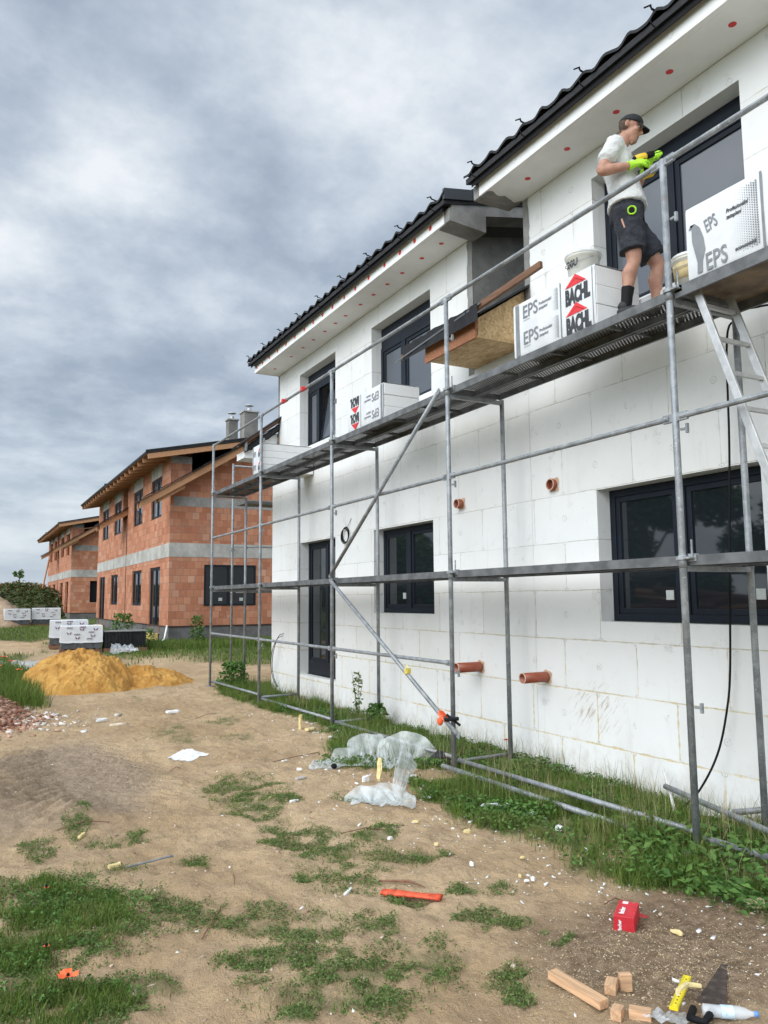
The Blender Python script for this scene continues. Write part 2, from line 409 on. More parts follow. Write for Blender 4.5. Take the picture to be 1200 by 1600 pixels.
def m_leaf(name, a, b, c3=None, trans=.25):
    g = G(name); t = g.attr('tint'); n = g.noise(g.pos(), 2.5, 4)
    c = g.mix(t, a, b)
    if c3: c = g.mix((n.ss(.5, .7)*.55), c, c3)
    g.set('Base Color', c); g.set('Roughness', .6); g.set('Specular IOR Level', .25)
    tl = g.n('ShaderNodeBsdfTranslucent'); g.nt.links.new(c, tl.inputs[0]); mx = g.n('ShaderNodeMixShader'); mx.inputs[0].default_value = trans
    g.nt.links.new(g.b.outputs[0], mx.inputs[1]); g.nt.links.new(tl.outputs[0], mx.inputs[2]); g.nt.links.new(mx.outputs[0], g.out.inputs[0])
    return g.m
def m_net(name, c, alpha):
    g = G(name); n = g.noise(g.pos(), 14., 5)
    x, y, z = g.sep(g.pos(True))
    g.set('Base Color', c); g.set('Roughness', .28); g.bump(g.noise(g.pos(), 30., 3), .5, .01)
    tr = g.n('ShaderNodeBsdfTransparent'); mx = g.n('ShaderNodeMixShader')
    f = n.ss(.3, .7, 1-alpha-.1, 1-alpha+.1); g.nt.links.new(f.v, mx.inputs[0])
    g.nt.links.new(g.b.outputs[0], mx.inputs[1]); g.nt.links.new(tr.outputs[0], mx.inputs[2]); g.nt.links.new(mx.outputs[0], g.out.inputs[0])
    return g.m
DECKM = m_deckmetal(); EPS = m_eps(); BRICK = m_brick(); GALV = m_galv(); PLANK = m_plank(); OSB = m_osb(); TILE = m_tile()
GLASS = m_glass(); FRAME = m_frame(); SOIL = m_soil()
GLASSU = m_glass('window_glass_with_pale_room', (.085, .095, .11))
EPSW = simple('fresh_polystyrene', (.80, .80, .785), .85, 0, .04, 3, .15, 180)
WRAP = simple('white_plastic_film', (.68, .69, .70), .32, 0, .06, 7, .25, 9)
CONC = m_concrete('grey_concrete', (.29, .275, .255)); CONCL = m_concrete('pale_concrete_band', (.42, .405, .37), 1.5)
MORT = m_concrete('grey_render_mortar', (.24, .235, .22), 3.)
PLINTH = m_concrete('plinth_block', (.13, .125, .12), 2.5)
WOOD = m_wood('fresh_timber', (.46, .235, .115)); WOODP = m_wood('pale_spruce_offcut', (.60, .37, .21), (4, 60, 60)); WOODD = m_wood('weathered_timber', (.20, .10, .055))
BLACK = simple('black_rubber', (.008, .008, .009), .7, spec=.2); FELT = simple('black_roofing_felt', (.014, .014, .016), .75, 0, .3, 9, .5, 30)
RED = simple('red_plastic', (.62, .035, .03), .45); gq = G('red_carton'); q1 = gq.noise(gq.pos(), 45., 5, .7); q2 = gq.noise(gq.pos(), 12., 4, .6); cq = gq.mix(q2.ss(.35, .65), (.48, .015, .025), (.62, .02, .035)); cq = gq.mix(q1.ss(.62, .70)*.8, cq, (.60, .42, .34)); gq.set('Base Color', cq); gq.set('Roughness', .5); gq.bump(q2, .5, .01); REDB = gq.m
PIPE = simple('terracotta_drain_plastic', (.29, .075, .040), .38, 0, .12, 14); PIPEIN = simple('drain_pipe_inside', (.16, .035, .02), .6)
RIM = simple('pale_pipe_rim', (.62, .42, .30), .6)
INK = simple('dark_print', (.035, .037, .04), .5); INKG = simple('grey_print', (.20, .21, .22), .5); LOGO = simple('red_print', (.70, .03, .035), .5)
ALU = simple('aluminium', (.50, .50, .49), .42, .55, .15, 12)
WHITE = simple('white_plastic', (.80, .80, .78), .4)
FOAMY = simple('yellow_pu_foam', (.72, .58, .28), .85, 0, .15, 20, .6, 70)
ORANGE = simple('orange_plastic', (.85, .13, .03), .4)
print('materials ok')
# ------------------------------------------------------------------ ground
def ghc(x, y):
    """ground height without fine noise"""
    x = np.asarray(x, float); y = np.asarray(y, float)
    h = .30*sstep(17, 27, y)+.25*sstep(30, 46, y)+.20*sstep(50, 70, y)
    h = h-.04*sstep(4.2, 5.6, x)*sstep(2, 5, y)*sstep(20, 14, y)
    # soil thrown up at the left edge
    h = h+.16*np.exp(-(((x-.1)/.45)**2+((y-8.1)/1.3)**2))+.30*np.exp(-(((x+.2)/.9)**2+((y-14.)/1.6)**2))
    h = h+.10*np.exp(-(((x-.9)/.3)**2+((y-7.2)/.5)**2))
    return h
def gh(x, y):
    x = np.asarray(x, float); y = np.asarray(y, float)
    h = ghc(x, y)+.045*(fbm(x*.9, y*.9, 3, 3)-.5)+.070*(fbm(x*3.1, y*3.1, 4, 5)-.5)
    near = sstep(40, 12, y)
    h = h+near*(.046*(fbm(x*9, y*9, 3, 9)-.5)+.020*(fbm(x*26, y*26, 2, 11)-.5))
    # wheel ruts: broad shallow channels along Y
    for xc, wd in ((2.05, .26), (3.35, .28)):
        h = h-.022*np.exp(-((x-xc-.25*np.sin(y*.33))/wd)**2)*sstep(24, 14, y)
    # tyre lugs pressed into the grey patch
    m = sstep(.62, .35, np.hypot((x-1.15)/1.25, (y-9.)/2.6)*.62)
    lug = np.sin((y*1.0+np.abs(x-1.0)*1.1)*2*PI/.21)*.5+.5
    tr = np.maximum(sstep(.38, .25, np.abs(x-.62)), sstep(.38, .25, np.abs(x-1.62)))
    return h+m*(.050*lug*tr-.025*tr)
ELL = [(0.55, 5.07, 0.49, -0.27, 0.06, 0.61, 2), (1.01, 4.82, 0.36, -0.2, 0.04, 0.21, 1), (0.33, 4.67, 0.18, -0.1, 0.02, 0.42, 2), (0.44, 3.94, 0.29, -0.16, 0.02, 0.24, 2), (0.7, 4.03, 0.15, -0.08, 0.02, 0.12, 1), (0.27, 4.17, 0.1, -0.06, 0.01, 0.26, 1), (0.89, 6.87, 0.09, -0.05, 0.06, 0.48, 1), (1.1, 6.19, 0.21, -0.12, 0.03, 0.16, 1), (0.55, 6.41, 0.12, -0.07, 0.01, 0.19, 0), (0.92, 5.63, 0.22, -0.13, 0.03, 0.18, 0), (2.37, 7.35, 0.31, -0.18, 0.19, 0.58, 1), (2.28, 6.62, 0.19, -0.11, 0.12, 0.36, 1), (2.58, 6.81, 0.15, -0.09, 0.08, 0.21, 0), (2.59, 11.22, 0.23, -0.14, 0.15, 0.66, 1), (2.6, 10.51, 0.2, -0.12, 0.11, 0.44, 1), (3.46, 11.71, 0.25, -0.15, 0.11, 0.37, 1), (3.24, 10.24, 0.26, -0.15, 0.09, 0.28, 1), (2.91, 15.19, 0.19, -0.12, 0.09, 0.5, 1), (2.33, 5.75, 0.23, -0.13, 0.1, 0.24, 0), (2.47, 5.24, 0.26, -0.15, 0.11, 0.23, 0), (2.88, 5.53, 0.17, -0.1, 0.12, 0.22, 0), (2.21, 4.79, 0.22, -0.12, 0.1, 0.21, 0), (1.6, 4.43, 0.21, -0.12, 0.06, 0.17, 0), (1.73, 4.16, 0.18, -0.1, 0.05, 0.12, 0), (2.1, 4.05, 0.12, -0.07, 0.1, 0.19, 0), (1.47, 3.87, 0.17, -0.09, 0.07, 0.18, 0), (1.72, 3.65, 0.29, -0.16, 0.11, 0.23, 0), (2.03, 3.56, 0.19, -0.11, 0.13, 0.23, 0), (1.48, 3.4, 0.32, -0.18, 0.06, 0.13, 0), (2.86, 4.17, 0.17, -0.1, 0.05, 0.08, 0), (2.63, 3.75, 0.17, -0.1, 0.08, 0.11, 0), (2.35, 3.15, 0.13, -0.07, 0.08, 0.11, 0), (2.77, 3.33, 0.06, -0.03, 0.04, 0.05, 0), (2.38, 4.32, 0.13, -0.08, 0.07, 0.12, 0), (1.24, 3.88, 0.14, -0.08, 0.03, 0.09, 0), (2.8, 4.89, 0.19, -0.11, 0.07, 0.12, 0), (3.18, 6.47, 0.15, -0.09, 0.06, 0.12, 1), (1.46, 5.42, 0.08, -0.05, 0.02, 0.08, 0)]
STRIP = [(4.86, 17.12), (4.43, 14.81), (4.37, 12.78), (4.44, 11.33), (4.34, 9.59), (3.9, 8.77), (3.6, 8.02), (3.84, 7.1), (3.57, 6.24), (3.45, 5.36), (3.6, 5.12), (3.67, 4.89), (3.73, 4.52), (3.56, 4.08), (3.7, 3.77), (3.93, 3.57), (3.92, 3.29), (4.02, 3.0), (4.2, 1.2)]
SY = np.array([p[1] for p in STRIP][::-1]); SX = np.array([p[0] for p in STRIP][::-1])
def strip_mask(x, y):
    edge = np.interp(y, SY, SX)+.12*sstep(9, 7, y)+.6*(fbm(x*2, y*2, 4, 21)-.5)
    hole = 1-.85*sstep(.52, .66, fbm(x*1.5+3, y*1.1, 3, 23))*sstep(1.4, .5, x-edge)*sstep(10, 7.5, y)
    return sstep(-.12, .18, x-edge)*sstep(17.3, 16.5, y)*hole
def ell_mask(x, y, kinds=(0, 1, 2), grow=1.0):
    s = np.zeros(np.shape(x)); x, y = x+.34*(fbm(x*2.3, y*2.3, 4, 151)-.5), y+.55*(fbm(x*2.3+5, y*2.3, 4, 153)-.5)
    for cx, cy, ax, ay, bx, by, k in ELL:
        if k not in kinds: continue
        det = ax*by-ay*bx; dx = x-cx; dy = y-cy
        p = (dx*by-dy*bx)/det; q = (-dx*ay+dy*ax)/det
        s = np.maximum(s, 1-np.sqrt(p*p+q*q)/grow)
    return s
def axis(segs):
    out = []
    for a, b, st in segs: out += list(np.arange(a, b, st))
    return np.array(out+[segs[-1][1]])
xs = axis([(-900, -100, 100), (-100, -20, 8), (-20, -4, .8), (-4, -.5, .14), (-.5, 4.6, .026), (4.6, 7, .1), (7, 20, .8), (20, 100, 8), (100, 901, 100)])
ys = axis([(-300, -20, 40), (-20, 0, 1), (0, 2.2, .1), (2.2, 8, .024), (8, 13, .045), (13, 20, .09), (20, 40, .25), (40, 80, 1), (80, 200, 10), (200, 1500, 100)])
GX, GY = np.meshgrid(xs, ys); nx_, ny_ = len(xs), len(ys)
GZ = gh(GX, GY)
V = np.stack([GX.ravel(), GY.ravel(), GZ.ravel()], 1)
ii = np.arange(nx_*ny_).reshape(ny_, nx_)
Fq = np.stack([ii[:-1, :-1].ravel(), ii[:-1, 1:].ravel(), ii[1:, 1:].ravel(), ii[1:, :-1].ravel()], 1)
brown = sstep(.25, .8, 1.2-np.hypot((GX-3.35)/1.15, (GY-3.0)/1.0)+.5*(fbm(GX*2.5, GY*2.5, 4, 31)-.5))
saw = sstep(.0, .7, 1.15-np.hypot((GX-3.0)/.85, (GY-2.95)/.62)+.5*(fbm(GX*3, GY*3, 3, 33)-.5))
grey = sstep(.2, .6, 1.0-np.hypot((GX-1.1)/1.35, (GY-8.9)/2.9)+.6*(fbm(GX*1.6, GY*1.6, 4, 35)-.5))
grey = np.maximum(grey, .8*sstep(.1, .6, 1-np.hypot((GX-.3)/.8, (GY-7.6)/1.4)))
em = ell_mask(GX, GY, grow=1.1)
green = np.maximum(.55*sstep(.1, .55, em)*sstep(.35, .6, fbm(GX*7, GY*7, 3, 41)), .8*strip_mask(GX, GY))
far = sstep(19, 22, GY)*sstep(.40, .55, fbm(GX*.35, GY*.22, 4, 43)+.10*sstep(30, 50, GY))
path = np.exp(-((GX-(4.6+.06*(GY-20)))/1.5)**2)*sstep(36, 20, GY)
green = np.maximum(green, far*(1-path)); green = np.maximum(green, sstep(3.0, 3.8, GX-.0*GY)*sstep(21.5, 23, GY)*(1-.9*path*sstep(26, 22, GY)))
green = np.maximum(green, sstep(.5, -.3, GX)*sstep(14.5, 16, GY)); green = np.maximum(green, sstep(-1.2, -3, GX)); green = np.maximum(green, sstep(60, 75, GY))
red = sstep(.2, .7, 1.1-np.hypot((GX-.35)/1.1, (GY-13.1)/1.3)+.5*(fbm(GX*2, GY*2, 3, 47)-.5))
soup('ground', V, Fq, SOIL, {'brown': brown.ravel()*.9, 'saw': saw.ravel(), 'grey': grey.ravel()*.85, 'green': green.ravel(), 'red': red.ravel()*.8}, 'structure')
bpy.data.objects['ground'].data.polygons.foreach_set('use_smooth', [True]*len(Fq))
def g1(x, y): return float(gh(np.array([x]), np.array([y]))[0])

# ------------------------------------------------------------------ facade builder
def facade(mb, x, y0, y1, z0, z1, holes, depth, mi=0, rmi=None):
    """wall sheet in the plane X=x (facing -X) with rectangular holes and their reveals"""
    rmi = mi if rmi is None else rmi
    yc = sorted({y0, y1}|{h[0] for h in holes}|{h[1] for h in holes}); zc = sorted({z0, z1}|{h[2] for h in holes}|{h[3] for h in holes})
    yc = [q for q in yc if y0 <= q <= y1]; zc = [q for q in zc if z0 <= q <= z1]
    for a, b in zip(yc, yc[1:]):
        for c, d in zip(zc, zc[1:]):
            if any(h[0] <= (a+b)/2 <= h[1] and h[2] <= (c+d)/2 <= h[3] for h in holes): continue
            mb.add([(x, b, c), (x, a, c), (x, a, d), (x, b, d)], [(0, 1, 2, 3)], mi)
    for a, b, c, d in holes:
        X2 = x+depth
        mb.add([(x, a, c), (x, b, c), (X2, b, c), (X2, a, c)], [(0, 1, 2, 3)], rmi)
        mb.add([(x, a, d), (X2, a, d), (X2, b, d), (x, b, d)], [(0, 1, 2, 3)], rmi)
        mb.add([(x, b, c), (x, b, d), (X2, b, d), (X2, b, c)], [(0, 1, 2, 3)], rmi)
        mb.add([(x, a, c), (X2, a, c), (X2, a, d), (x, a, d)], [(0, 1, 2, 3)], rmi)
def window(parent, x, y0, y1, z0, z1, splits, top=0., tilt=None, sill=True, glass=GLASS, name='window', bottom=.0, t=.07, sticker=True, openings=True):
    """framed window in plane X=x; splits = fractions where mullions stand; top = dark blind box above; bottom = dark lower panel"""
    f = MB(); d = .07
    za, zb = z0+bottom, z1-top
    f.box((x, y0, z0), (x+d, y0+t, zb)); f.box((x, y1-t, z0), (x+d, y1, zb)); f.box((x, y0+t, zb-t), (x+d, y1-t, zb)); f.box((x, y0+t, z0), (x+d, y1-t, za+t))
    if top: f.box((x+.01, y0, zb), (x+d, y1, z1))
    edges = [0]+list(splits)+[1]; ys_ = [y0+t+(y1-y0-2*t)*e for e in edges]
    for e in ys_[1:-1]: f.box((x-.004, e-.055, za+t), (x+d, e+.055, zb-t))
    wn = f.build(name, FRAME, parent, bevel=.004)
    for i in range(len(ys_)-1):
        a = ys_[i]+(.055 if i else 0); b = ys_[i+1]-(.055 if i < len(ys_)-2 else 0)
        sm = MB(); s = .055; x2 = x+.014
        c0, c1 = za+t, zb-t
        sm.box((x2, a, c0), (x2+.05, a+s, c1)); sm.box((x2, b-s, c0), (x2+.05, b, c1)); sm.box((x2, a+s, c1-s), (x2+.05, b-s, c1)); sm.box((x2, a+s, c0), (x2+.05, b-s, c0+s))
        pm = MB(); pm.box((x2+.018, a+s, c0+s), (x2+.034, b-s, c1-s))
        so_ = sm.build('sash', FRAME, wn, bevel=.004); po = pm.build('pane', glass, wn)
        if tilt is not None and i == tilt:
            # sash tipped inwards at the top
            R_ = Matrix.Translation((x2, 0, c0))@Matrix.Rotation(rad(9), 4, 'Y')@Matrix.Translation((-x2, 0, -c0))
            so_.data.transform(R_); po.data.transform(R_)
            MB().box((x+.25, a-.1, c0-.1), (x+.27, b+.1, c1+.1)).build('curtain', simple('grey_curtain', (.10, .105, .11), .9), wn)
        if sticker: MB().box((x2+.012, a+s+.04, c0+s+.08), (x2+.017, a+s+.13, c0+s+.17)).build('sticker', simple('faded_sticker', (.42, .45, .43), .6), wn)
    if sill: MB().box((x-.03, y0-.0, z0-.035), (x+.05, y1+.0, z0-.003)).build('sill', FRAME, wn)
    return wn

# ------------------------------------------------------------------ the two insulated white houses
WX = 5.6
SL = math.tan(rad(12))
def tile_roof(parent, y0, y1, x0, x1, z0, name='roof'):
    """clay-profile tiles: waves along Y, stepped courses up the slope"""
    mb = MB(); per = .30; ny = max(8, int((y1-y0)/per*8)); yy = np.linspace(y0, y1, ny+1); rows = []; xr = []
    n = int((x1-x0)/.36)
    for i in range(n):
        xa = x0+i*.36; xr += [(xa, .028), (xa+.358, .0)]
    prof = [.054*(1-abs(math.sin(PI*(y-y0)/per))**1.5)+.006*math.sin(y*37.) for y in yy]
    for (xx, ex) in xr:
        rows.append([(xx, y, z0+(xx-x0)*SL+p+ex) for y, p in zip(yy, prof)])
    low = [(xx, y, z-.03) for (xx, y, z) in rows[0]]
    allr = [low]+rows; b = 0
    vs = [p for r in allr for p in r]; m = ny+1
    fs = [(i*m+j, (i+1)*m+j, (i+1)*m+j+1, i*m+j+1) for i in range(len(allr)-1) for j in range(ny)]
    mb.add(vs, fs)
    # boarding and black eaves board beneath
    o = mb.build(name, TILE, parent)
    u = MB(); e = .02
    zf = lambda xx: z0+(xx-x0)*SL
    u.add([(x0+.02, y0+e, zf(x0+.02)-.07), (x0+.02, y1-e, zf(x0+.02)-.07), (x1, y1-e, zf(x1)-.07), (x1, y0+e, zf(x1)-.07),
           (x0+.02, y0+e, zf(x0)-.002), (x0+.02, y1-e, zf(x0)-.002), (x1, y1-e, zf(x1)-.006), (x1, y0+e, zf(x1)-.006)],
          [(0,1,2,3),(4,7,6,5),(0,4,5,1),(1,5,6,2),(2,6,7,3),(3,7,4,0)])
    u.build('roof_boarding', FELT, o)
    return o
def eaves(h, y0, y1, mort_y, dots_f, dots_s, endcap):
    MB().box((5.07, y0, 6.43), (5.13, y1, 6.60)).box((5.13, y0, 6.43), (WX-.002, y1, 6.47)).build('soffit', EPSW, h, bevel=.003)
    MB().add([(5.01, y0-.06, 6.548), (5.066, y0-.06, 6.601), (5.066, y1+.06, 6.601), (5.01, y1+.06, 6.548), (5.01, y0-.06, 6.69), (5.3, y0-.06, 6.74), (5.3, y1+.06, 6.74), (5.01, y1+.06, 6.69)],
             [(0,1,2,3),(0,3,7,4),(4,7,6,5),(0,4,5,1),(3,2,6,7),(1,5,6,2)]).build('eaves_board', BLACK, h)
    def disc(y, v, face):
        m = MB(); n = 14; r = .033
        if face == 'f': ring = lambda o, rr: [(5.07-o, y+rr*math.cos(2*PI*i/n), 6.43+v+rr*math.sin(2*PI*i/n)) for i in range(n)]
        else: ring = lambda o, rr: [(5.07+v, y+rr*math.cos(2*PI*i/n), 6.43-o) for i in range(0)] or [(5.07+v+rr*math.cos(2*PI*i/n), y+rr*math.sin(2*PI*i/n), 6.43-o) for i in range(n)]
        m.loft([ring(-.002, r), ring(.003, r), ring(.003, r*.45), ring(.001, r*.4)], cap=True)
        return m
    for y in dots_f: disc(y, .085, 'f').build('insulation_anchor', RED, h)
    for y in dots_s: disc(y, .26, 's').build('insulation_anchor', RED, h)
def bracket(h, y):
    m = MB(); m.bar((5.08, y, 6.745), (4.94, y, 6.76), .018, .007); m.bar((4.94, y, 6.757), (4.92, y, 6.785), .018, .007, (0, 1, 0)); m.bar((4.925, y-.01, 6.785), (4.90, y+.05, 6.79), .014, .007)
    pts = [(4.97+.04*math.cos(a), y+.012, 6.67+.055*math.sin(a)) for a in np.linspace(.4, -3.0, 8)]
    m.tube(pts, .006, 5)
    m.build('gutter_bracket', BLACK, h)
def drain(h, y, z, out, r):
    n = 20; m = MB()
    rg = lambda xx, rr: [(xx, y+rr*math.cos(2*PI*i/n), z+rr*math.sin(2*PI*i/n)) for i in range(n)]
    m.loft([rg(WX-.02, r), rg(WX-out, r), rg(WX-out, r*.90), rg(WX-.015, r*.90)], cap=False)
    o = m.build('drain_pipe', PIPE, h, True)
    k = MB().loft([rg(WX-out+.002, r*1.012), rg(WX-out-.006, r*1.012), rg(WX-out-.006, r*.885), rg(WX-out+.002, r*.885)], cap=False).build('pipe_rim', RIM, o)
    MB().loft([rg(WX-.016, r*.9), rg(WX-.017, .001)], cap=False).build('pipe_inside', PIPEIN, o)
    # foam collar left where the hole was cut
    f = MB(); q = r*1.22
    pts = [(WX-.006, y+q*(1+.12*math.sin(5*a+y))*max(-1, min(1, 1.25*math.cos(a))), z+q*(1+.1*math.cos(4*a+z))*max(-1, min(1, 1.25*math.sin(a)))) for a in np.linspace(0, 2*PI, 22)[:-1]]
    f.v = [(WX-.008, y, z)]+pts; f.f = [(0, i+1, (i+1) % 21+1) for i in range(21)]; f.mi = [0]*21
    f.build('foam_collar', simple('stained_foam', (.60, .40, .26), .9, 0, .2, 15), o)
HW = empty('white_house', (0, 0, 0), label='nearer white insulated house whose eaves run out of the top right corner, behind the worker', cat='house')
mb = MB(); D_ = .22
facade(mb, WX, -3, 6.928, -.3, 6.45, [(4.04, 5.90, 1.54, 2.86), (4.02, 5.80, 4.64, 6.14), (-1.8, .4, 1.54, 2.86), (-1.8, .4, 4.64, 6.14)], D_)
mb.add([(WX, 6.928, 4.6), (WX, 6.928, 6.45), (15, 6.928, 8.4), (15, 6.928, 4.6)], [(3, 2, 1, 0)], 1)
mb.add([(WX, -3, -.3), (15, -3, -.3), (15, -3, 8.4), (WX, -3, 6.45)], [(0, 1, 2, 3)], 0)
mb.build('wall', [EPS, MORT], HW)
m = MB(); ed = [(WX-.004, 6.932, 4.66)]; 
zz_ = np.linspace(4.66, 6.43, 26)
vs = [(WX-.004, 6.934, z) for z in zz_]+[(WX-.004, 6.815+.03*vnoise(z*9, 3)+.02*vnoise(z*31, 5), z) for z in zz_]
m.add(vs, [(i, i+1, 26+i+1, 26+i) for i in range(25)]); m.build('mortar_edge', MORT, HW)
xi = WX+D_-.05
window(HW, xi, 4.04, 5.90, 1.545, 2.855, [.52], .0, glass=GLASS)
window(HW, xi, 4.02, 5.80, 4.645, 6.135, [.52], .16, glass=GLASSU, sticker=False)
window(HW, xi, -1.8, .4, 1.545, 2.855, [.5], .0); window(HW, xi, -1.8, .4, 4.645, 6.135, [.5], .16, glass=GLASSU)
eaves(HW, -3, 7.07, 0, [], [1.6, 2.35, 3.1, 3.85, 4.5, 5.15, 5.85, 6.5], None)
def mort_cap(h, y0, y1, flip=False):
    a, b = (y0, y1)
    m = MB().box((5.075, a, 6.425), (5.135, b, 6.60)).box((5.135, a, 6.42), (WX-.004, b, 6.6)); m.build('mortar_end', MORT, h, bevel=.01)
    # ragged skim coat running on under the soffit
    n = 24; xx = np.linspace(5.09, WX-.01, n)
    s = -1 if not flip else 1; base = a if s < 0 else b
    v = [(x_, base, 6.427) for x_ in xx]+[(x_, base+s*(.03+.13*vnoise(x_*8, 2.+y0)+.04*vnoise(x_*30, 4)), 6.427) for x_ in xx]
    MB().add(v, [(i, i+1, n+i+1, n+i) for i in range(n-1)]).build('mortar_end', MORT, h)
mort_cap(HW, 7.07, 7.19)
tile_roof(HW, -3.2, 7.22, 4.96, 12, 6.675)
for y in (7.0, 6.1, 5.2, 4.32, 3.45, 2.6, 1.8): bracket(HW, y)
drain(HW, 6.54, 3.0, .06, .062)
drain(HW, 6.75, .93, .34, .056)
for y in (1.9, 2.9, 3.55, 4.25, 4.95, 5.7, 6.4):       # white plugs on the fascia
    n = 12; MB().loft([[(5.07-o, y+r*math.cos(2*PI*i/n), 6.515+r*math.sin(2*PI*i/n)) for i in range(n)] for o, r in ((-.001, .026), (.004, .026), (.001, .021))]).build('fascia_plug', EPSW, HW)

HB = empty('white_house', (0, 0, 0), label='farther white insulated house with the red-dotted eaves, between the grey recess and the brick house', cat='house')
mb = MB()
facade(mb, WX, 6.931, 8.0, 4.60, 4.70, [], .01)
facade(mb, WX, 6.931, 15.42, -.3, 4.60, [(9.05, 10.82, 1.57, 2.85), (12.26, 13.87, .40, 2.85)], D_)
facade(mb, WX, 8.0, 15.1, 4.60, 6.45, [(9.04, 10.85, 4.66, 6.13), (12.25, 13.92, 4.66, 6.15)], D_)
mb.add([(WX, 15.42, -.3), (15, 15.42, -.3), (15, 15.42, 4.6), (WX, 15.42, 4.6)], [(3, 2, 1, 0)])
mb.add([(WX, 15.1, 4.6), (15, 15.1, 4.6), (15, 15.1, 8.4), (WX, 15.1, 6.45)], [(3, 2, 1, 0)], 1)
mb.add([(WX, 15.1, 4.6), (WX, 15.42, 4.6), (15, 15.42, 4.6), (15, 15.1, 4.6)], [(3, 2, 1, 0)], 1)
mb.add([(WX, 8.0, 4.60), (WX, 6.931, 4.60), (15, 6.931, 4.6), (15, 8.0, 4.6)], [(0, 1, 2, 3)], 1)
mb.add([(WX, 8.0, 4.6), (15, 8.0, 4.6), (15, 8.0, 8.4), (WX, 8.0, 6.45)], [(0, 1, 2, 3)], 1)
mb.build('wall', [EPS, MORT], HB)
zz_ = np.linspace(4.62, 6.43, 26)
vs = [(WX-.004, 7.99, z) for z in zz_]+[(WX-.004, 8.075+.03*vnoise(z*9, 13)+.03*vnoise(z*31, 15), z) for z in zz_]
MB().add(vs, [(i, 26+i, 26+i+1, i+1) for i in range(25)]).build('mortar_edge', MORT, HB)
MB().box((WX-.005, 15.03, 4.62), (WX+.03, 15.105, 6.43)).build('mortar_edge', MORT, HB)
window(HB, xi, 9.05, 10.82, 1.575, 2.845, [.55]); window(HB, xi, 12.26, 13.87, .405, 2.845, [.45], .0, bottom=.18, name='balcony_door', sticker=False)
window(HB, xi, 9.04, 10.85, 4.665, 6.125, [.6], .32, glass=GLASSU, sticker=False); window(HB, xi, 12.25, 13.92, 4.665, 6.145, [.72], .30, tilt=0, glass=GLASSU, sticker=False)
eaves(HB, 7.83, 15.1, 0, [8.15, 8.55, 8.95, 9.4, 9.9, 10.35, 10.75, 11.2, 11.6, 12.0, 12.4, 12.85, 13.3, 13.75, 14.2, 14.6, 14.95], [8.3, 8.8, 9.35, 9.8, 10.25, 10.7, 11.25, 11.65, 12.1, 12.6, 13.1, 13.7, 14.6], None)
mort_cap(HB, 7.71, 7.83, True)
tile_roof(HB, 7.66, 15.28, 4.96, 12, 6.675)
for y in (7.9, 8.75, 9.7, 10.6, 11.5, 12.4, 13.3, 14.2, 15.1): bracket(HB, y)
m = MB()       # grey rake box over the recess: deep at the eaves, shallower along the slope
pr = [(5.10, 6.425), (5.62, 6.38), (5.62, 6.60), (7.6, 6.60+.2*1.98), (7.6, 6.74+.2*2.4), (5.10, 6.68)]
vs = [(a, 7.70, b) for a, b in pr]+[(a, 7.99, b) for a, b in pr]; k = len(pr)
m.add(vs, [tuple(range(k))[::-1], tuple(range(k, 2*k))]+[(i, (i+1) % k, k+(i+1) % k, k+i) for i in range(k)])
m.build('rake_box', MORT, HB)
m = MB()
for i in range(7): a = 4.97+i*.42; m.add([(a, yy_, 6.69+(a-4.97)*SL+h_) for yy_ in (7.655, 7.697) for h_ in (-.03, .11)]+[(a+.425, yy_, 6.69+(a+.425-4.97)*SL+h_) for yy_ in (7.655, 7.697) for h_ in (-.045, .095)], [(0,1,5,4),(2,6,7,3),(1,3,7,5),(0,4,6,2),(0,2,3,1),(4,5,7,6)])
m.build('verge_tile', simple('anthracite_verge', (.03, .033, .038), .45, 0, .2, 4), HB)
drain(HB, 8.34, 2.99, .085, .060); drain(HB, 7.99, .95, .36, .060)
# coil of cable hanging on the wall and loose leads
m = MB()
for k in range(4):
    m.tube([(WX-.02-.008*k, 11.8+(.125+.006*k)*math.cos(a)*1.0, 2.86+(.125+.008*math.sin(k*2))*math.sin(a)-.01*k) for a in np.linspace(0, 2*PI, 22)], .0065, 6, cap=False)
m.tube([(WX, 11.62, 3.12), (WX-.03, 11.68, 3.0), (WX-.03, 11.8, 2.97)], .0045, 5)
meta(m.build('cable_coil', BLACK, None, True), 'coiled black cable hanging on the white wall above the balcony door', 'cable')
m = MB()
for dy, dz in ((0, 0), (.07, -.05)):
    m.tube(cur([(WX, 14.72+dy, 1.12+dz), (WX-.10, 14.75+dy, 1.06+dz), (WX-.14, 14.9+dy, .8), (WX-.10, 15.1+dy, .5), (WX-.10, 15.0+dy, .25), (WX-.05, 14.9+dy, .06)]), .007, 6)
meta(m.build('cable', BLACK, None, True), 'pair of short black cables poking from the wall foot at the far house corner', 'cable')
m = MB(); m.tube(cur([(WX-.1, 4.1, 4.05), (WX-.12, 4.19, 3.9), (WX-.09, 4.25, 3.), (WX-.1, 4.31, 1.94), (WX-.08, 4.37, 1.2), (WX-.1, 4.41, .85), (WX-.14, 4.49, .5), (WX-.22, 4.62, .2), (WX-.3, 4.75, .03)]), .009, 8)
m.tube(cur([(WX-.1, 4.0, 4.1), (WX-.2, 3.6, 3.98), (WX-.15, 3.2, 3.75), (WX-.1, 2.8, 3.6)]), .009, 8)
meta(m.build('power_cable', BLACK, None, True), 'long black cable hanging down the white wall across the ground-floor window beside the ladder', 'cable')

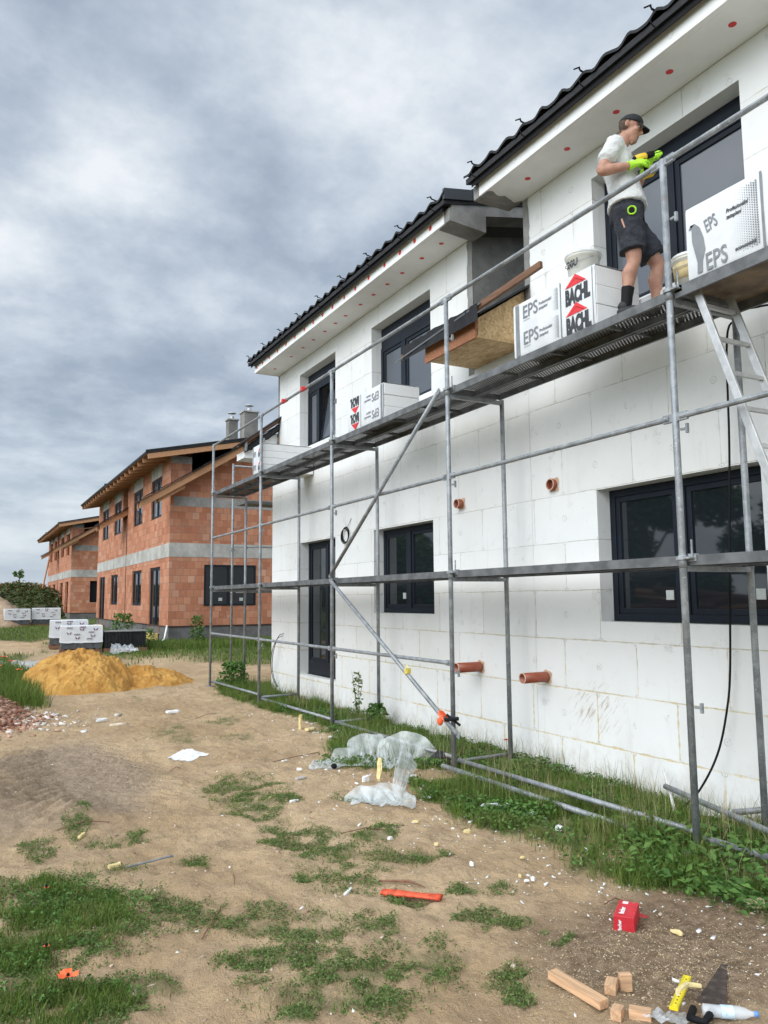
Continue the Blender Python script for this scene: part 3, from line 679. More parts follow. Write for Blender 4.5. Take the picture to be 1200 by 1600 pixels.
# ------------------------------------------------------------------ OSB eaves box in the recess and foam eaves box at the far end
B = empty('eaves_box', (0, 0, 0), label='brown chipboard eaves box hanging out of the grey recess above the scaffold deck', cat='eaves box')
m = MB(); m.add([(4.9, 6.95, 4.68), (5.6, 6.95, 4.68), (5.6, 7.99, 4.68), (4.9, 7.99, 4.68), (4.9, 6.95, 4.70), (5.6, 6.95, 4.70), (5.6, 7.99, 4.70), (4.9, 7.99, 4.70)], [(0,3,2,1),(4,5,6,7),(0,1,5,4),(1,2,6,5),(2,3,7,6),(3,0,4,7)])
m.build('bottom_board', OSB, B)
m = MB(); m.add([(4.93, 6.955, 4.705), (5.6, 6.955, 4.705), (5.6, 6.955, 5.34), (4.93, 6.955, 4.90), (4.93, 6.975, 4.705), (5.6, 6.975, 4.705), (5.6, 6.975, 5.34), (4.93, 6.975, 4.90)], [(0,1,2,3),(7,6,5,4),(0,4,5,1),(1,5,6,2),(2,6,7,3),(3,7,4,0)])
m.build('side_board', OSB, B)
MB().box((4.87, 6.93, 4.66), (4.90, 8.01, 4.76)).box((4.88, 6.93, 4.763), (4.915, 8.01, 4.86)).build('front_timber', m_wood('red_brown_timber', (.36, .15, .07), (3, 60, 60)), B)
m = MB(); m.add([(4.84, 6.8, 4.875), (4.84, 8.05, 4.875), (6.9, 8.0-.02, 6.2), (6.9, 6.94, 6.2), (4.84, 6.8, 4.90), (4.84, 8.05, 4.90), (6.9, 7.98, 6.23), (6.9, 6.94, 6.23)], [(0,1,2,3),(4,7,6,5),(0,4,5,1),(1,5,6,2),(2,6,7,3),(3,7,4,0)])
m.build('felt_cover', FELT, B)
m = MB(); n = 30; yy = np.linspace(6.75, 8.42, n)
v = []
for y in yy:
    q = .012*vnoise(y*9, 1)+.01*vnoise(y*31, 2); v += [(4.80-q, y, 4.80-q*.5), (4.80-q*1.5, y, 4.965+q), (4.835, y, 4.97+q)]
m.add(v, [(3*i+j, 3*i+j+1, 3*i+j+4, 3*i+j+3) for i in range(n-1) for j in (0, 1)]); m.build('felt_flap', FELT, B)
MB().bar((4.825, 5.72, 5.02), (4.825, 8.5, 4.86), .04, .07).bar((4.87, 5.95, 5.04), (4.86, 7.3, 4.95), .05, .03).build('batten', WOODD, B, bevel=.004)
MB().bar((4.79, 6.7, 4.965), (4.78, 8.6, 4.82), .012, .02).build('metal_strip', simple('thin_grey_strip', (.15, .16, .17), .5, .3), B)

B = empty('eaves_box', (0, 0, 0), label='white foam eaves box under a torn felt roof edge beside the far house corner', cat='eaves box')
m = MB(); A = [(4.88, 4.66), (5.58, 4.66), (5.58, 5.22), (4.88, 4.80)]
m.add([(a, 15.12, b) for a, b in A]+[(a, 15.62, b) for a, b in A], [(0, 1, 2, 3), (7, 6, 5, 4), (0, 4, 5, 1), (1, 5, 6, 2), (2, 6, 7, 3), (3, 7, 4, 0)]); m.build('foam_box', EPSW, B)
m = MB(); m.bar((4.78, 15.15, 4.90), (5.75, 15.15, 5.60), .06, .09).bar((4.9, 15.0, 4.98), (5.6, 15.02, 5.49), .03, .05).build('timber', WOODD, B)
m = MB(); rings = []
for i in range(14):
    t = i/13; c = Vector((4.9+t*.78, 15.07, 4.83+t*.56)); r = .05+.045*vnoise(t*7, 3)+.03*math.sin(t*PI)
    rings.append([c+Vector((.5*r*math.cos(2*PI*j/9)*(1+.3*vnoise(i*1.3, j)), r*1.2*math.sin(2*PI*j/9)*.6, r*(1+.4*vnoise(j*1.7, i*2))*math.cos(2*PI*j/9))) for j in range(9)])
m.loft(rings).build('felt_roll', FELT, B)
m = MB(); rings = []
for i in range(7):
    t = i/6; rings.append([Vector((4.86+.03*math.sin(j*2*PI/10)+.02*t, 14.95+.18*t, 4.88+.13*math.cos(j*2*PI/10)*(1-.3*t))) for j in range(10)])
m.loft(rings).build('grey_flashing', simple('grey_membrane', (.27, .28, .29), .6), B, True)
MB().bar((4.72, 15.2, 4.88), (5.85, 15.2, 5.72), .55, .03, (0, 0, 1)).build('felt_cover', FELT, B)
print('houses ok')
# ------------------------------------------------------------------ scaffold
XF, XR, Y0, BAY, HM, HU = 4.557, 5.289, 3.957, 3.07, 2.075, 4.075
SC = empty('scaffold', (0, 0, 0), label='long galvanised steel scaffold with two deck levels along the white wall', cat='scaffold')
def collar(o, x, y, z, spike=True):
    m = MB(); m.tube([(x, y, z-.012), (x, y, z+.012)], .045, 8); m.box((x+.02, y-.10, z-.025), (x+.05, y-.03, z+.03)).box((x-.03, y-.09, z-.006), (x+.03, y-.02, z+.004))
    if spike: m.tube([(x+.012, y-.075, z), (x+.012, y-.075, z+.13)], .0075, 6)
    m.build('coupler', GALV, o)
def post(par, x, y, ztop, joints, wedge=()):
    z0 = g1(x, y); m = MB(); m.tube([(x, y, z0+.02), (x, y, ztop)], .0255, 12)
    for j in joints: m.tube([(x, y, j-.09), (x, y, j+.002)], .029, 12)
    o = m.build('post', GALV, par, False); o.data.polygons.foreach_set('use_smooth', [len(p.vertices) == 4 for p in o.data.polygons])
    MB().box((x-.075, y-.075, z0-.01), (x+.075, y+.075, z0+.012)).tube([(x, y, z0), (x, y, z0+.2)], .019, 8).build('base_plate', GALV, o)
    for z in wedge:
        m = MB(); m.box((x+.02, y-.075, z-.008), (x+.04, y-.02, z+.008)).box((x+.018, y-.085, z-.035), (x+.04, y-.067, z+.035)); m.build('wedge_lug', GALV, o)
    return o
def plank(par, y0, y1, xa, z, w=.32, mat=None, under=None):
    """steel plank: top sheet, side flanges, end caps and stiffeners beneath"""
    m = MB(); a, b = y0+.035, y1-.035; xb = xa+w
    o = MB().add([(xa+.003, a, z-.003), (xb-.003, a, z-.003), (xb-.003, b, z-.003), (xa+.003, b, z-.003)], [(0, 1, 2, 3)]).build('deck_plank', mat or PLANK, par)
    m.box((xa, a, z-.072), (xa+.004, b, z)).box((xb-.004, a, z-.072), (xb, b, z)).box((xa+.004, a, z-.072), (xa+.026, b, z-.068)).box((xb-.026, a, z-.072), (xb-.004, b, z-.068))
    m.box((xa+.005, a, z-.07), (xb-.005, a+.004, z-.006)).box((xa+.005, b-.004, z-.07), (xb-.005, b, z-.006))
    for k in (1, 2, 3): yk = a+(b-a)*k/4; m.box((xa+.005, yk-.01, z-.035), (xb-.005, yk+.01, z-.006))
    m.build('flange', DECKM, o)
    return o
YS = [Y0+BAY*i for i in range(-1, 5)]
for i, y in enumerate(YS):
    i -= 1
    post(SC, XF, y, 5.10, (HM, HU), (3.0, 1.0, 4.62) if i != 4 else (3.1,)); post(SC, XR, y, HU-.06, (HM,), ())
    for z in (HM, HU):
        m = MB(); m.box((XF+.02, y-.022, z-.115), (XR-.02, y+.022, z-.076))
        o = m.build('transom', GALV, SC); collar(o, XF, y, z-.02, z > 3 or i in (0, 1))
    if i < 4:
        y1 = y+BAY
        for z in (HM, HU):
            if i == -1 and z == HU:      # plywood deck in the bay with the ladder
                o = MB().box((XF+.045, y+.04, z-.014), (XR-.05, y1-.04, z-.002)).build('plywood_deck', simple('worn_plywood', (.16, .115, .075), .8, 0, .4, 5, .3, 30), SC)
                f = MB(); f.box((XF+.02, y+.035, z-.085), (XF+.044, y1-.035, z+.004)).box((XR-.045, y+.035, z-.085), (XR-.02, y1-.035, z+.004))
                for k in range(5): yk = y+.05+(BAY-.1)*k/4; f.box((XF+.045, yk-.02, z-.06), (XR-.046, yk+.02, z-.016))
                f.build('deck_frame', DECKM, o)
            else:
                plank(SC, y, y1, XF+.03, z); plank(SC, y, y1, XF+.365, z)
        def rail(z, r=.0215, name='guard_rail', sag=0., xo=-.0):
            m = MB(); m.tube([(XF+xo, y+.05, z), (XF+xo, y+.13, z), (XF+xo, y1-.13, z), (XF+xo, y1-.05, z)], [r*1.15, r, r, r*1.15], 10)
            m.box((XF+xo-.012, y+.02, z-.03), (XF+xo+.012, y+.11, z+.03)).box((XF+xo-.012, y1-.11, z-.03), (XF+xo+.012, y1-.02, z+.03))
            m.build(name, GALV, SC)
        rail(5.075); rail(3.09)
        if i >= 1: rail(1.10, name='lower_rail')
        # tube near the ground that ties the posts
        zb = max(g1(XF, y), g1(XF, y1))+.10
        MB().tube([(XF+.04, y+.03, zb+.03), (XF+.04, y1-.03, zb)], .022, 10).build('base_tube', GALV, SC, True)
    if i in (1, 2, 3, 4): zb = g1(XR, y)+.12; MB().tube([(XF, y+.04, zb), (XR, y+.04, zb+.01)], .02, 8).build('base_tube', GALV, SC, True)
def brace(a, b, strap=None):
    o = MB().tube([a, b], .024, 12).build('diagonal_brace', GALV, SC, True)
    for e, q in ((a, b), (b, a)):
        d = (Vector(q)-Vector(e)).normalized(); MB().bar(Vector(e)-d*.06, Vector(e)+d*.05, .012, .05).build('brace_end', GALV, o)
    return o
brace((XF-.055, 7.15, 4.03), (XF-.055, 10.02, 2.12)); d = brace((XF-.055, 9.98, 2.02), (XF-.055, 6.88, .40))
m = MB(); c = Vector((XF-.055, 7.12, .525))
for k in range(5):
    m.tube([c+Vector((.036*math.cos(a), -.035+.02*k+.036*math.sin(a)*.5, .036*math.sin(a)*.9+.01*k)) for a in np.linspace(0, 2*PI, 10)], .008, 5, cap=False)
m.ell(c+Vector((-.03, .03, -.03)), (.03, .04, .045), 8, 6)
m.build('orange_strap', ORANGE, d); MB().tube([c+Vector((-.04, -.08, -.0)), c+Vector((.05, -.2, .02))], .02, 8).tube([c+Vector((-.01, -.07, .05)), c+Vector((.07, -.2, -.05))], .014, 6).build('swivel_coupler', BLACK, d)
MB().box((XF-.09, 7.86, .93), (XF-.02, 7.89, .99)).bar((XF-.085, 7.84, .93), (XF-.03, 7.92, 1.01), .01, .03).build('yellow_tape', simple('yellow_tape', (.75, .6, .12), .6), d)
for yy_ in (12.0, 11.15):
    MB().tube([(XF, yy_-.09, 5.075), (XF, yy_+.09, 5.075)], .032, 8).box((XF-.05, yy_-.04, 5.05), (XF-.02, yy_+.03, 5.1)).build('red_clamp', RED, SC)
# short return of the scaffold round the far house corner
SC2 = empty('scaffold', (0, 0, 0), label='short narrow scaffold return standing behind the main one at the far house corner', cat='scaffold')
for x, y in ((XR+.12, 16.6), (XR+.02, 17.25), (XR+2.7, 16.6), (XR+2.7, 17.25)): post(SC2, x, y, 4.9 if x < 6 and y > 17 else 3.95, (2.0, 3.0), ())
for z in (3.98, 2.0):
    for k in (0, 1): o = MB().box((XR+.1, 16.62+.31*k, z-.06), (XR+2.7, 16.62+.31*k+.29, z)).build('deck_plank', simple('steel_plank_underside', (.15, .15, .145), .6, .3), SC2)
MB().tube([(XR+.02, 17.25, 3.0), (XR+2.7, 17.25, 3.0)], .021, 8).tube([(XR+.02, 17.25, 4.85), (XR+2.7, 17.25, 4.85)], .021, 8).build('guard_rail', GALV, SC2, True)
for x, y in ((XR+.12, 16.6), (XR+.02, 17.25)):
    for z in (2.9, .95): MB().tube([(x, y, z), (x, y, z+.03)], .055, 8).build('coupler', GALV, SC2)

# loose tubes in the grass
def loose(pts, label, r=.024, name='scaffold_tube', mat=None, cat='tube'):
    return meta(MB().tube(pts, r, 10).build(name, mat or GALV, None, True), label, cat)
loose([(4.40, 7.0, g1(4.4, 7)+.05), (4.46, 4.45, g1(4.4, 4.4)+.04)], 'loose steel tube lying in the grass in front of the scaffold, near its middle posts')
loose([(5.35, 4.95, .17), (5.0, 3.4, .11), (4.9, 3.1, .10)], 'loose steel tube lying aslant in the grass behind the nearest scaffold post')
loose([(5.3, 4.25, .12), (6.0-.45, 4.05, .16), (5.55, 3.2, .14)], 'short bent steel tube in the weeds at the wall foot on the right edge')
loose([(5.5, 5.10, .26), (5.38, 4.93, .12), (5.24, 4.76, .02)], 'thin white plastic conduit leaning on the wall foot in the weeds', .013, 'conduit', WHITE, 'pipe')

# ladder from the upper to the mid deck
L = empty('ladder', (0, 0, 0), label='aluminium access ladder leaning between the two scaffold decks at the right edge', cat='ladder')
la = lambda x, t: Vector((x, 3.80-.66*t, 4.05-1.97*t))
for x in (4.66, 5.02): MB().bar(la(x, 0), la(x, 1), .06, .022, (1, 0, 0)).build('stile', ALU, L, bevel=.003)
for k in range(7): t = .08+k*.14; MB().bar(la(4.672, t), la(5.008, t), .03, .03, (0, 1, 0)).build('rung', ALU, L, bevel=.004)

# ------------------------------------------------------------------ packs of polystyrene boards
FACE = Matrix(((0, 0, -1, 0), (-1, 0, 0, 0), (0, 1, 0, 0), (0, 0, 0, 1)))   # u right = -Y, v up = +Z, out = -X
def logo(par, T, u, v, s):
    P = lambda a, b: T@Vector((u+a*s, v+b*s, .0015))
    m = MB(); m.add([P(0, 0), P(.5, .36), P(1, 0), P(.85, 0), P(.5, .20), P(.15, 0)], [(0, 5, 4, 1), (1, 4, 3, 2)]); m.add([P(.12, .0), P(.5, .22), P(.88, .0)], [(0, 2, 1)])
    m.build('logo', LOGO, par)
    text('BACHL', .30*s, INK, par, T@Matrix.Translation((u+.01*s, v-.56*s, .001)), .018*s, 1.18, 2.3)
def halftone(par, T, u0, v0, wd, hh, n=10, mat=None):
    m = MB()
    for i in range(n):
        for j in range(int(hh/wd*n)):
            q = wd/n; r = q*.48*(i+1)/n; cu, cv = u0+(i+.5)*q, v0+(j+.5)*q+(i % 2)*q*.5
            m.add([T@Vector((cu+r*a, cv+r*b, .001)) for a, b in ((-1, 0), (0, -1), (1, 0), (0, 1))], [(0, 1, 2, 3)])
    m.build('halftone_print', mat or INKG, par)
def eps_pack(loc, L, W, H, label, prints, rot=0., flip=False, seams=3, cut=None):
    """L along the wall, W deep, H high; front face towards -X"""
    o = empty('insulation_pack', loc, rot, label, 'insulation pack', 'wrapped polystyrene packs on the upper deck')
    m = MB(); n = seams; e = .0
    for k in range(n):
        dx = random.uniform(-.004, .004); m.box((dx, dx, H*k/n+.0015), (W+dx, L+dx, H*(k+1)/n-.0015))
    m.build('board', EPSW, o, bevel=.006)
    # film sleeve round the front, top, back, bottom
    nu, sl = 30, .0
    f = MB(); pts = []
    path = [(W*.98, H+.006), (W*.5, H+.008), (.0, H+.006), (-.006, H-.02), (-.008, H*.5), (-.006, .02), (0, -.0)]
    for j in range(nu+1):
        yy = L*j/nu
        for (px_, pz_) in path: pts.append((px_-.003*vnoise(yy*14, pz_*12)-.002, yy, pz_+(.003*vnoise(yy*15, px_*9) if pz_ > H-.01 else 0)))
    q = len(path); f.add(pts, [(j*q+i, j*q+i+1, (j+1)*q+i+1, (j+1)*q+i) for j in range(nu) for i in range(q-1)])
    f.build('film_wrap', WRAP, o, True)
    T = Matrix.Translation((-.0135, L, 0))@FACE
    if flip: T = Matrix.Translation((-.0135, 0, H))@FACE@Matrix.Rotation(PI, 4, 'Z')
    prints(o, T, L, H); return o
def strap(par, T, u, wd, H, mat=None):
    m = MB(); m.add([T@Vector(q) for q in ((u, 0.004, .0012), (u+wd, 0.004, .0012), (u+wd, H-.004, .0012), (u, H-.004, .0012))], [(0, 1, 2, 3)]); m.build('dark_print_band', mat or INKG, par)
def prints_a(o, T, L, H):
    strap(o, T, .035, .055, H); strap(o, T, .665*L/1.1, .014, H)
    for r in (0, 1):
        v = H*(.5-.5*r)+.02
        text('EPS', .17, INKG, o, T@Matrix.Translation((.14, v+.075, .001)), .0015, .92, 1.05); strap(o, T@Matrix.Translation((.15, v+.045, 0)), 0, .10, .012)
        text('Profesionální', .040, INKG, o, T@Matrix.Translation((.38, v+.13, .001)), .0006, .86, 1.0, shear=.2)
        text('zateplení', .040, INKG, o, T@Matrix.Translation((.38, v+.085, .001)), .0006, .86, 1.0, shear=.2)
        halftone(o, T, .56, v, .09, H*.5-.05, 7)
        logo(o, T, .745, v+.145, .275)
    strap(o, T, L-.035, .008, H)
eps_pack((4.605, 4.76, HU+.005), 1.12, .50, .515, 'white polystyrene pack with BACHL and EPS print at the feet of the worker', prints_a)
def prints_r(o, T, L, H):
    text('EPS', .15, INKG, o, T@Matrix.Translation((.155, .015, .0015))@Matrix.Rotation(rad(2), 4, 'Z'), .002, .85, 1.2)
    text('EPS', .12, INKG, o, T@Matrix.Translation((.175, .29, .0015))@Matrix.Rotation(rad(14), 4, 'Z'), .0015, .6, 1.2)
    # crumpled dark print of the torn film, a drooping streak
    m = MB(); L_ = [(.03, .37, .006), (.06, .40, .02), (.085, .36, .035), (.10, .27, .050), (.115, .18, .045), (.11, .10, .022), (.105, .02, .022)]
    v = []
    for a, b, c in L_: v += [T@Vector((a-c, b, .002)), T@Vector((a+c, b, .002))]
    m.add(v, [(2*i, 2*i+2, 2*i+3, 2*i+1) for i in range(6)]); m.build('smeared_print', INKG, o)
    text('Profesionální', .042, INK, o, T@Matrix.Translation((.345, .36, .0015)), .0008, .8, 1.0, shear=.2)
    text('zateplení', .042, INK, o, T@Matrix.Translation((.345, .315, .0015)), .0008, .8, 1.0, shear=.2)
    text('economické', .042, INK, o, T@Matrix.Translation((.40, .06, .0015)), .0008, .8, 1.0, shear=.2)
    halftone(o, T, .385, .03, .21, .47, 12)
    strap(o, T, .615, .02, H, INKG)
eps_pack((4.60, 2.60, HU+.012), 1.20, .52, .535, 'torn white polystyrene pack with smeared EPS print above the ladder on the right edge', prints_r)
def prints_m(o, T, L, H):
    strap(o, T, .0, .012, H); strap(o, T, .035, .05, H)
    for r in (0, 1):
        v = H*(.5-.5*r)+.02
        text('EPS', .15, INKG, o, T@Matrix.Translation((.13, v+.05, .001)), .0015, .92, 1.05)
        text('Profesionální', .040, INKG, o, T@Matrix.Translation((.36, v+.10, .001)), .0006, .9, 1.0); text('zateplení', .040, INKG, o, T@Matrix.Translation((.36, v+.05, .001)), .0006, .9, 1.0)
        logo(o, T, .71, v+.12, .235)
    strap(o, T, .65, .012, H)
eps_pack((4.61, 8.58, HU+.005), 1.06, .52, .45, 'white polystyrene pack with its print upside down before the wide upper window', prints_m, flip=True)
def prints_f(o, T, L, H):
    strap(o, T, .02, .03, H)
    for r in (0, 1):
        v = H*(.5-.5*r)+.03
        text('EPS', .13, INKG, o, T@Matrix.Translation((.06, v+.03, .001)), .0015, .7, 1.05); logo(o, T, .31, v+.11, .18)
eps_pack((4.60, 13.2, HU+.005), .52, .98, .50, 'white polystyrene pack turned end-on at the far end of the upper deck', prints_f, seams=4)
eps_pack((5.14, 4.45, HU+.005), .35, .10, .30, 'small white polystyrene remnant behind the legs of the worker', lambda *a: None, seams=1)
def bucket(loc, label, sc=1., txt=None, dirty=False):
    o = empty('bucket', loc, 0, label, 'bucket', 'plastic buckets on the upper deck')
    n = 24; rg = lambda r, z: [(r*math.cos(2*PI*i/n), r*math.sin(2*PI*i/n), z) for i in range(n)]
    MB().loft([rg(.115*sc, 0), rg(.14*sc, .24*sc), rg(.15*sc, .245*sc), rg(.15*sc, .265*sc), rg(.138*sc, .27*sc), rg(.11*sc, .03)], cap=True).build('body', simple('milky_plastic', (.72, .70, .62), .4, 0, .05), o, True)
    MB().loft([rg(.152*sc, .262*sc), rg(.156*sc, .275*sc), rg(.145*sc, .292*sc), rg(.12*sc, .285*sc)]).build('lid', WHITE, o, True)
    MB().tube([(.15*sc*math.cos(a), .15*sc*math.sin(a), .23*sc-.05*math.sin(a-1.6)) for a in np.linspace(1.7, 4.6, 12)], .004, 5).build('handle', ALU, o)
    if dirty: MB().tube([(0, 0, .09*sc), (0, 0, .22*sc)], [.128*sc, .141*sc], 20).build('dried_plaster', simple('yellow_dried_plaster', (.58, .46, .24), .8, 0, .2, 12), o, True)
    if txt: text(txt, .085, INK, o, Matrix.Translation((-.1385*sc-.004, .05, .15*sc))@FACE, .003, 1.0, 1.1)
    return o
bucket((4.90, 5.22, HU+.535), 'white lidded bucket marked 20U standing on top of the BACHL pack', 1.08, '20U')
bucket((4.78, 3.93, HU+.005), 'plaster-stained open bucket beside the torn pack, right of the worker', .95, None, True)

# ------------------------------------------------------------------ brick houses
def brick_house(label, oy, dz, frames, x0=6.1):
    o = empty('brick_house', (0, oy, dz), 0, label, 'house'); X0 = x0; U = 16.5
    sl = .21; ls = .613
    zr = lambda x: 6.62+(x-5.2)*sl         # underside of main roof
    zl = lambda x: 4.92+(x-5.12)*ls        # underside of lean-to
    H1 = [(1.4, 3.2, .62, 3.0), (4.75, 6.7, 1.60, 3.0)]; H2 = [(10.2, 12.1, 1.62, 3.0), (13.9, 15.7, .62, 3.0)]
    U1 = [(1.4, 3.2, 4.80, 6.28), (4.85, 6.75, 4.85, 6.28)]; U2 = [(9.7, 11.6, 4.85, 6.35), (13.2, 15.1, 4.85, 6.35)]
    m = MB(); dp = .14
    facade(m, X0, 0, U, .92, 3.28, H1+H2, dp); facade(m, X0, 0, 8.1, 3.76, zr(X0), U1, dp); facade(m, X0, 9.3, U, 3.76, zr(X0)+.1, U2, dp)
    facade(m, X0, 8.1, 9.3, 3.76, 5.35, [], dp)
    xr = [X0, X0+.72]; XE = 15.
    # gable: brick with window opening, up to the lean-to line; pier above
    wx0, wx1, wz0, wz1 = (7.31, 9.18, 1.60, 3.02)
    q = lambda a, b, c, d: m.add([(a, 0, c), (b, 0, c), (b, 0, d), (a, 0, d)], [(0, 1, 2, 3)])
    q(X0, wx0, .92, 3.28); q(wx1, XE, .92, 3.28); q(wx0, wx1, .92, wz0); q(wx0, wx1, wz1, 3.28)
    q(X0, XE, 3.76, 5.04)
    q(X0, X0+.12, 5.04, 5.38); m.add([(X0, 0, 5.38), (9.9, 0, 5.38), (9.9, 0, zl(9.9)), (X0, 0, zl(X0))], [(0, 1, 2, 3)])
    m.add([(9.9, 0, 5.38), (XE, 0, 5.38), (XE, 0, zr(XE)), (9.9, 0, zr(9.9))], [(0, 1, 2, 3)])
    m.add([(X0, .02, zl(X0)), (X0+.72, .02, zl(X0+.72)), (X0+.72, .02, zr(X0+.72)-.25), (X0, .02, zr(X0)-.25)], [(0, 1, 2, 3)])
    m.add([(X0+.72, .02, 5.4), (X0+.72, 8.1, 5.4), (X0+.72, 8.1, 7.2), (X0+.72, .02, zr(X0+.72))], [(0, 1, 2, 3)])
    m.add([(X0, 9.3, 5.3), (X0+3, 9.3, 5.3), (X0+3, 9.3, zr(X0+3)), (X0, 9.3, zr(X0))], [(0, 1, 2, 3)])
    m.add([(X0, 8.1, 5.3), (X0+3, 8.1, 5.3), (X0+3, 8.1, zr(X0+3)), (X0, 8.1, zr(X0))], [(3, 2, 1, 0)])
    m.add([(X0, U, .92), (XE, U, .92), (XE, U, zr(XE)), (X0, U, zr(X0))], [(3, 2, 1, 0)]); m.add([(XE, 0, .92), (XE, U, .92), (XE, U, zr(XE)), (XE, 0, zr(XE))], [(0, 1, 2, 3)])
    m.build('wall', BRICK, o)
    c = MB().box((X0-.012, -.012, 3.28), (X0+.3, U, 3.76)).box((X0+.3, -.012, 3.28), (XE, .3, 3.76)); c.build('concrete_band', CONCL, o)
    c = MB().box((X0+.12, -.008, 5.04), (XE, .2, 5.38)).box((X0+.004, .014, zr(X0)-.27), (X0+.72, .2, zr(X0)-.02)); c.build('ring_beam', CONC, o)
    for h in U1: MB().box((X0-.01, h[0], h[3]+.003), (X0+.1, h[1], zr(X0)-.04)).build('lintel', CONCL, o)
    for h in U2: MB().box((X0-.01, h[0], h[3]+.003), (X0+.1, h[1], zr(X0)+.04)).build('lintel', CONCL, o)
    MB().box((X0+.03, .03, -1.), (XE, U-.03, .885)).build('plinth', PLINTH, o)
    MB().box((X0+.005, .005, .886), (XE, U, .919)).build('damp_course', simple('damp_course', (.055, .02, .015), .8), o)
    MB().box((X0-.02, 8.12, .95), (X0-.001, 8.17, 5.2)).build('joint_gap', simple('dark_joint', (.10, .06, .045), .9), o)
    if frames:
        for h in H1+H2: window(o, X0+.05, *h, [.5], t=.06, sticker=False, glass=GLASS)
        for h in U1+U2: window(o, X0+.05, *h, [.5], t=.06, sticker=False, glass=GLASSU)
        # gable window
        f = MB(); y = -.02; t = .06
        f.box((wx0, y, wz0), (wx1, y+.08, wz0+t)).box((wx0, y, wz1-t), (wx1, y+.08, wz1)).box((wx0, y, wz0+t), (wx0+t, y+.08, wz1-t)).box((wx1-t, y, wz0+t), (wx1, y+.08, wz1-t))
        for k in (.46,): f.box((wx0+(wx1-wx0)*k-.03, y+.0, wz0+t), (wx0+(wx1-wx0)*k+.03, y+.078, wz1-t))
        wn = f.build('window', FRAME, o)
        MB().box((wx0+t, .01, wz0+t), (wx1-t, .03, wz1-t)).build('pane', GLASS, wn)
        for k in (.33, .8): MB().box((wx0+k*1.6, -.002, wz0+.16), (wx0+k*1.6+.13, .006, wz0+.27)).build('sticker', simple('faded_sticker', (.42, .45, .43), .6), wn)
    else:
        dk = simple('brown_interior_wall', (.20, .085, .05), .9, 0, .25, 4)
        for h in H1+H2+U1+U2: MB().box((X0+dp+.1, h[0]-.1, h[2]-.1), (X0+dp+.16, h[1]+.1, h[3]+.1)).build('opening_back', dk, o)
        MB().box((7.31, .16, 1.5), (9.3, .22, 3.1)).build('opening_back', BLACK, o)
    # roofs
    for ya, yb, up_, nm in ((-.55, 8.25, 0, 0), (8.35, 16.3, .04, 1)):
        r = MB(); zt = lambda x: zr(x)+.10+up_
        r.add([(5.13, ya, zt(5.13)), (XE, ya, zt(XE)), (XE, yb, zt(XE)), (5.13, yb, zt(5.13)), (5.13, ya, zt(5.13)+.07), (XE, ya, zt(XE)+.07), (XE, yb, zt(XE)+.07), (5.13, yb, zt(5.13)+.07)],
              [(0,3,2,1),(4,5,6,7),(0,1,5,4),(1,2,6,5),(2,3,7,6),(3,0,4,7)])
        ro = r.build('roof', TILE if frames else simple('brown_roof_tile', (.13, .07, .05), .7, 0, .3, 5), o)
        MB().add([(5.16, ya+.03, zt(5.16)-.03), (XE, ya+.03, zt(XE)-.03), (XE, yb-.03, zt(XE)-.03), (5.16, yb-.03, zt(5.16)-.03), (5.16, ya+.03, zt(5.16)-.004), (XE, ya+.03, zt(XE)-.004), (XE, yb-.03, zt(XE)-.004), (5.16, yb-.03, zt(5.16)-.004)],
             [(0,3,2,1),(4,5,6,7),(0,1,5,4),(1,2,6,5),(2,3,7,6),(3,0,4,7)]).build('boarding', WOODD, ro)
        n = 11
        for k in range(n):
            y = ya+.06+(yb-ya-.12)*k/(n-1); q_ = MB(); a, b = 5.22, (XE if k == 0 else 6.9)
            q_.add([(a, y-.04, zt(a)-.20), (b, y-.04, zt(b)-.20), (b, y+.04, zt(b)-.20), (a, y+.04, zt(a)-.20), (a-.03, y-.04, zt(a)-.034), (b, y-.04, zt(b)-.034), (b, y+.04, zt(b)-.034), (a-.03, y+.04, zt(a)-.034)],
              [(0,3,2,1),(4,5,6,7),(0,1,5,4),(1,2,6,5),(2,3,7,6),(3,0,4,7)]).build('rafter', WOOD, ro)
        MB().tube([(5.13+.4*k, ya+.02, zt(5.13+.4*k)+.085) for k in range(14)], .035, 7).build('verge_tile', TILE, ro)
    # lean-to: full one at the gable, stub in the gap between the units
    for ya, yb, xe in ((-.62, .0, 9.6), (8.0, 9.25, 6.9)):
        q_ = MB(); f = lambda x: zl(x)
        def sl_(y0_, y1_, h0, h1, xa, xb, mb):
            mb.add([(xa, y0_, f(xa)+h0), (xb, y0_, f(xb)+h0), (xb, y1_, f(xb)+h0), (xa, y1_, f(xa)+h0), (xa, y0_, f(xa)+h1), (xb, y0_, f(xb)+h1), (xb, y1_, f(xb)+h1), (xa, y1_, f(xa)+h1)],
              [(0,3,2,1),(4,5,6,7),(0,1,5,4),(1,2,6,5),(2,3,7,6),(3,0,4,7)])
        for y in (ya+.05, yb-.15):
            r1 = MB(); sl_(y, y+.10, 0, .24, 4.98, xe, r1); r1.build('rafter', WOOD, o)
        r2_ = MB(); sl_(ya, yb-.02, .243, .27, 4.93, xe, r2_); lt = r2_.build('lean_to_boarding', WOODD, o)
        r3 = MB(); 
        for k in range(int((xe-4.9)/.36)):
            a = 4.88+.36*k; sl_(ya-.04+random.uniform(-.03, .03), yb-.03, .273+.02, .31+random.uniform(0, .03), a+.0, a+.40, r3)
        r3.build('tile_course', TILE, lt)
        r4 = MB(); sl_(ya+.15, yb+.02, -.14, -.003, X0-.5, X0+.35, r4)
        if yb < 1: r4.build('wall_plate', WOOD, o)
